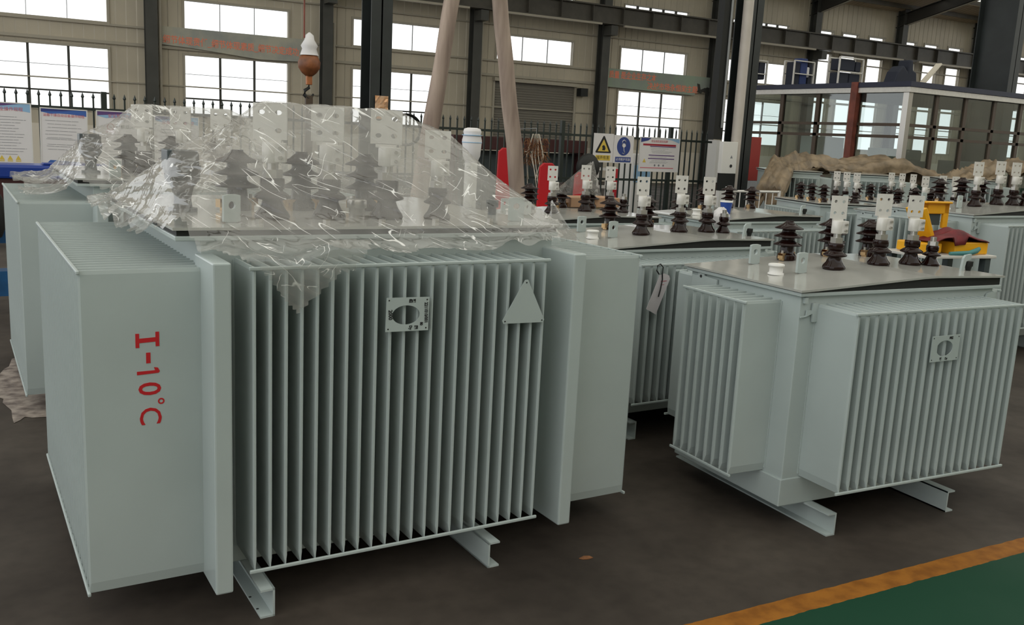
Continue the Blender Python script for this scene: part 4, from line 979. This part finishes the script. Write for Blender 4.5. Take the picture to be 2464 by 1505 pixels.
# white wrapped drum on a white post
dr = thing('wrapped_post', 'white post with a wrapped white drum on top, showing above the plastic sheet', 'post', (3.82, 7.05, 0))
MB().lathe(0,0,[(.055,0),(.055,1.36)],14).build('post', M['white'], dr); MB().lathe(0,0,[(.05,1.36),(.075,1.42),(.085,1.55),(.072,1.60),(.078,1.62),(.07,1.645),(.04,1.655)],16).build('drum', M['whitecloth'], dr)
for z in (1.53, 1.59): MB().lathe(0,0,[(.087,z),(.087,z+.006)],16).build('strap', M['skyblue'], dr)
# dark red shelving, red chairs, dried plant, pedestal fan behind the fence
sh = thing('long_shelf', 'long dark red shelf behind the fence under the roller shutter', 'shelf', (10.1, 16.4, 0))
MB().box(-1.75,-.25,1.32,1.4,.25,1.58).build('shelf_top', M['maroon'], sh, bevel=.01)
for x in (-1.65, -.3, 1.3): MB().box(x-.05,-.2,0,x+.05,.2,1.32).build('shelf_leg', M['maroon'], sh)
MB().box(-1.6,.0,.15,1.25,.03,1.3).build('mesh_back', M['darkcap'], sh)
def chair(label, x, y, h):
    o = thing('plastic_chair', label, 'chair', (x, y, 0), 0, 'red plastic chairs by the fence')
    MB().box(-.21,-.2,.42,.21,.22,.46).build('seat', M['redplastic'], o, bevel=.015); 
    MB().prism([(-.17,.44),(.17,.44),(.15,h-.06),(.08,h),(-.08,h),(-.15,h-.06)], 'xz', .17, .21).build('backrest', M['redplastic'], o, bevel=.01)
    for sx in (-1, 1):
        for sy in (-1, 1): MB().box(sx*.17-.02, sy*.17-.02, 0, sx*.17+.02, sy*.17+.02, .43).build('leg', M['redplastic'], o)
chair('red plastic chair, the taller of those behind the plastic sheet', 7.50, 12.5, 1.42)
chair('red plastic chair, the middle one in front of the fence', 8.05, 12.15, 1.22)
chair('low red plastic chair right of the leaning pole', 8.62, 12.0, 1.10)
dpn = thing('dried_plant', 'tangled bunch of dried brown plants hanging over the red chairs', 'dried plant', (8.35, 13.2, 0))
bb = MB(); r = random.Random(9)
for k in range(420):
    a = r.random()*2*PI; rr = r.random()**.6*.26; zz = 1.60-r.random()*.42; x, y = rr*math.cos(a)*(1-.5*(1.6-zz)), rr*math.sin(a)*.6; l = .05+.10*r.random(); b2 = r.random()*2*PI
    bb.add([(x,y,zz),(x+.012,y,zz),(x+l*math.cos(b2),y+l*.5*math.sin(b2),zz-l*(.3+r.random()))], [(0,1,2)])
lf = bb.build('dry_leaves', M['dryplant'], dpn)
lf['kind'] = 'stuff'
sm = MB()
for k in range(14): a = r.random()*2*PI; sm.tube([(.05*math.cos(a),.05*math.sin(a),1.66),(.16*math.cos(a),.10*math.sin(a),1.3),(.10*math.cos(a+1),.08*math.sin(a),.75+.3*r.random())], .006, 5)
sm.build('stems', M['cream'], dpn); MB().tube([(0,.0,1.66),(0,.0,1.75),(0,.75,1.72)], .006, 5).build('hanger', M['grey'], dpn)
fn = thing('pedestal_fan', 'black round pedestal fan in front of the fence below the yellow sign', 'fan', (9.22, 12.9, 0))
hd = MB(); hd.lathe(0,0,[(.05,-.08),(.20,-.06),(.235,0),(.20,.06),(.05,.08)],24); hd.build('fan_head', M['rubber'], fn, mtx=T(0,0,1.15) @ Matrix.Rotation(PI/2,4,'X'))
MB().lathe(0,0,[(.03,.05),(.03,1.0)],10).build('stand_pole', M['rubber'], fn)
for k in range(3): a = k*2*PI/3+.4; MB().tube([(0,0,.5),(.28*math.cos(a),.28*math.sin(a),.02)], .016, 6).build('leg', M['rubber'], fn)
MB().box(-.13,-.1,.62,.13,.1,.98).build('motor_box', M['rubber'], fn, bevel=.02)
# glass-door cooler, extinguisher cabinet, white grid bench, brick-coloured block
cl = thing('display_cooler', 'pale blue glass-door cooler behind the fence, between the two right-hand signs', 'cooler', (13.0, 16.4, 0))
MB().box(-.25,-.25,0,.25,.25,1.36).build('body', M['white'], cl, bevel=.01); MB().box(-.22,-.262,.75,.22,-.25,1.12).build('door', M['skyblue'], cl); MB().box(-.23,-.265,1.15,.23,-.25,1.33).build('top_sign', M['board'], cl)
ex = thing('extinguisher_cabinet', 'red fire cabinet with a white side, behind the fence beside the white control cabinet', 'cabinet', (20.9, 22.0, 0))
MB().box(-.35,-.2,.55,.35,.2,1.75).build('body', M['redcab'], ex, bevel=.01); MB().box(-.5,-.2,.5,-.36,.2,1.8).build('side_panel', M['white'], ex); MB().box(-.3,-.15,0,.3,.15,.55).build('plinth', M['brown'], ex)
wb = thing('grid_rack', 'white metal grid rack behind the fence under the landscape notice', 'rack', (13.5, 18.5, 0))
for i in range(11): MB().box(-1.6+.32*i-.035,-.04,.0,-1.6+.32*i+.035,.04,.95).build('upright', M['white'], wb)
for z in (.08, .5, .93): MB().box(-1.65,-.05,z-.035,1.65,.05,z+.035).build('rail', M['white'], wb)
bkp = thing('work_bench', 'cream workbench with boxes beyond the fence, behind the black fan', 'bench', (11.0, 19.5, 0))
MB().box(-1.4,-.4,.8,1.6,.4,.88).build('bench_top', M['cream'], bkp)
for x in (-1.3, 1.5): MB().box(x-.04,-.35,0,x+.04,.35,.8).build('leg', M['cream'], bkp)
MB().box(-1.2,-.1,.88,1.4,.2,1.15).build('parts_tray', M['cardboard'], bkp)
rbx = MB().box(13.2,17.2,0,13.65,17.6,.98).build('red_bin', M['redplastic'], bevel=.02); tag(rbx, 'red bin behind the fence, below the landscape notice', 'bin')
lp = SW(MB().box(XL0, YW-.02, 0, XR0, YW, 1.30).build('wall_dado_panel', M['cream']))
# left edge: blue machine, junk, blue covered bench
bm_ = thing('blue_machine', 'blue steel machine frame with dark fittings at the far left edge', 'machine', (.10, 8.4, 0))
m = MB(); m.beam((-.9,0,.25),(.30,0,.25), .18, .20); m.beam((-.9,.1,.62),(.30,.1,.62), .14, .12); m.beam((-.8,.05,.25),(.2,.05,.95), .10, .10); m.beam((-.1,0,0),(-.1,0,1.1), .10, .10); m.build('frame', M['bluesteel'], bm_)
m = MB(); m.lathe(.14,-.05,[(.10,.62),(.13,.70),(.12,.92),(.08,1.0)],14); m.build('motor', M['rubber'], bm_); MB().tube([(.02,-.14,.95),(.1,-.16,.7),(.14,-.12,.5),(.05,-.12,.35)], .012, 6).build('hose', M['rubber'], bm_)
MB().box(-.6,-.12,.95,.22,.15,1.02).build('tool_plate', M['brown'], bm_)
jk = MB(); r = random.Random(21)
for k in range(70):
    x, y, z = -.35+.62*r.random(), 8.3+.3*(r.random()-.5), 1.05+.27*r.random()**1.5; s_ = .03+.06*r.random(); v = [Vector((r.random()-.5, r.random()-.5, r.random()-.5)).normalized()*s_ for _ in range(4)]
    jk.add([(x+p.x, y+p.y, z+p.z) for p in v], [(0,1,2),(0,2,3),(0,3,1),(1,3,2)])
jo = jk.build('scrap_heap', M['junk']); jo['kind'] = 'stuff'; tag(jo, 'heap of grey and white scrap on top of the blue machine', 'scrap')
bt = thing('covered_bench', 'bench under a shiny blue cover below the two left notice boards', 'bench', (1.1, 12.6, 0))
MB().box(-1.2,-.3,.83,.42,.3,.99).build('cover', M['bluecover'], bt, bevel=.03); MB().box(-1.15,-.25,.55,.40,.25,.83).build('bench_body', M['maroon'], bt)
for x in (-.9, -.3, .3): MB().box(x-.06,-.25,0,x+.06,.25,.55).build('leg', M['white'], bt)
sp = MB().box(-.35,-.12,0,.35,.12,.02); spo = sp.build('folded_sheet', M['bluecover'], bevel=.004); spo.location = (1.32, 12.5, .995); tag(spo, 'folded blue sheet lying on the blue covered bench', 'sheet')
cbd = MB().box(-.22,-.12,0,.25,.12,.075).build('cardboard_box', M['cardboard'], bevel=.004); cbd.location = (4.32, 6.05, 1.085); tag(cbd, 'flat brown cardboard box on the lid behind the tagged transformer', 'box')
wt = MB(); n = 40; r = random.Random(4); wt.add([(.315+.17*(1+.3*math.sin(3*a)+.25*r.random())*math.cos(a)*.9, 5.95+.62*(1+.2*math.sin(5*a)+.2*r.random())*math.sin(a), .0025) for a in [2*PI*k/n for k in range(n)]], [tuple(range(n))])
wto = wt.build('floor_patch', M['mottled']); tag(wto, 'pale wet patch on the floor at the left, under the rear transformer', 'floor_patch'); wto['kind'] = 'stuff'  # mottled patch, its base colour paler than the floor around it
dl = MB().prism([(0,0),(.03,.01),(.05,.0),(.055,-.018),(.03,-.02),(.01,-.012)], 'xy', .001, .004).build('dry_leaf', M['dryplant']); dl.location = (2.02, 2.72, 0); tag(dl, 'small dry leaf on the bare floor between the front transformers', 'leaf')

# ------------------------------------------------------------------ light and camera
w = bpy.data.worlds.new('sky'); sc.world = w; w.use_nodes = True
bg = w.node_tree.nodes['Background']; bg.inputs[0].default_value = (.98, 1.0, 1.0, 1); bg.inputs[1].default_value = 1.6
cd = bpy.data.cameras.new('camera'); cam = bpy.data.objects.new('camera', cd); col.objects.link(cam)
cd.sensor_width = 36; cd.lens = 36*2237.5/2464; cd.clip_end = 300; cd.clip_start = .05
R_ = Vector((0.85740687,-0.51227206,0.04930319)); U_ = Vector((0.05393617,0.18472012,0.98131003)); F_ = Vector((0.511805,0.83872273,-0.18601029))
cam.matrix_world = Matrix(((R_.x,U_.x,-F_.x,0),(R_.y,U_.y,-F_.y,0),(R_.z,U_.z,-F_.z,1.6),(0,0,0,1)))
sc.camera = cam
vs_ = sc.view_settings; vs_.view_transform = 'Standard'; vs_.look = 'None'; vs_.gamma = 1; vs_.exposure = 0.0; vs_.use_curve_mapping = False
sc.cycles.use_denoising = True
sc.cycles.max_bounces = 10; sc.cycles.transparent_max_bounces = 16; sc.cycles.sample_clamp_indirect = 6
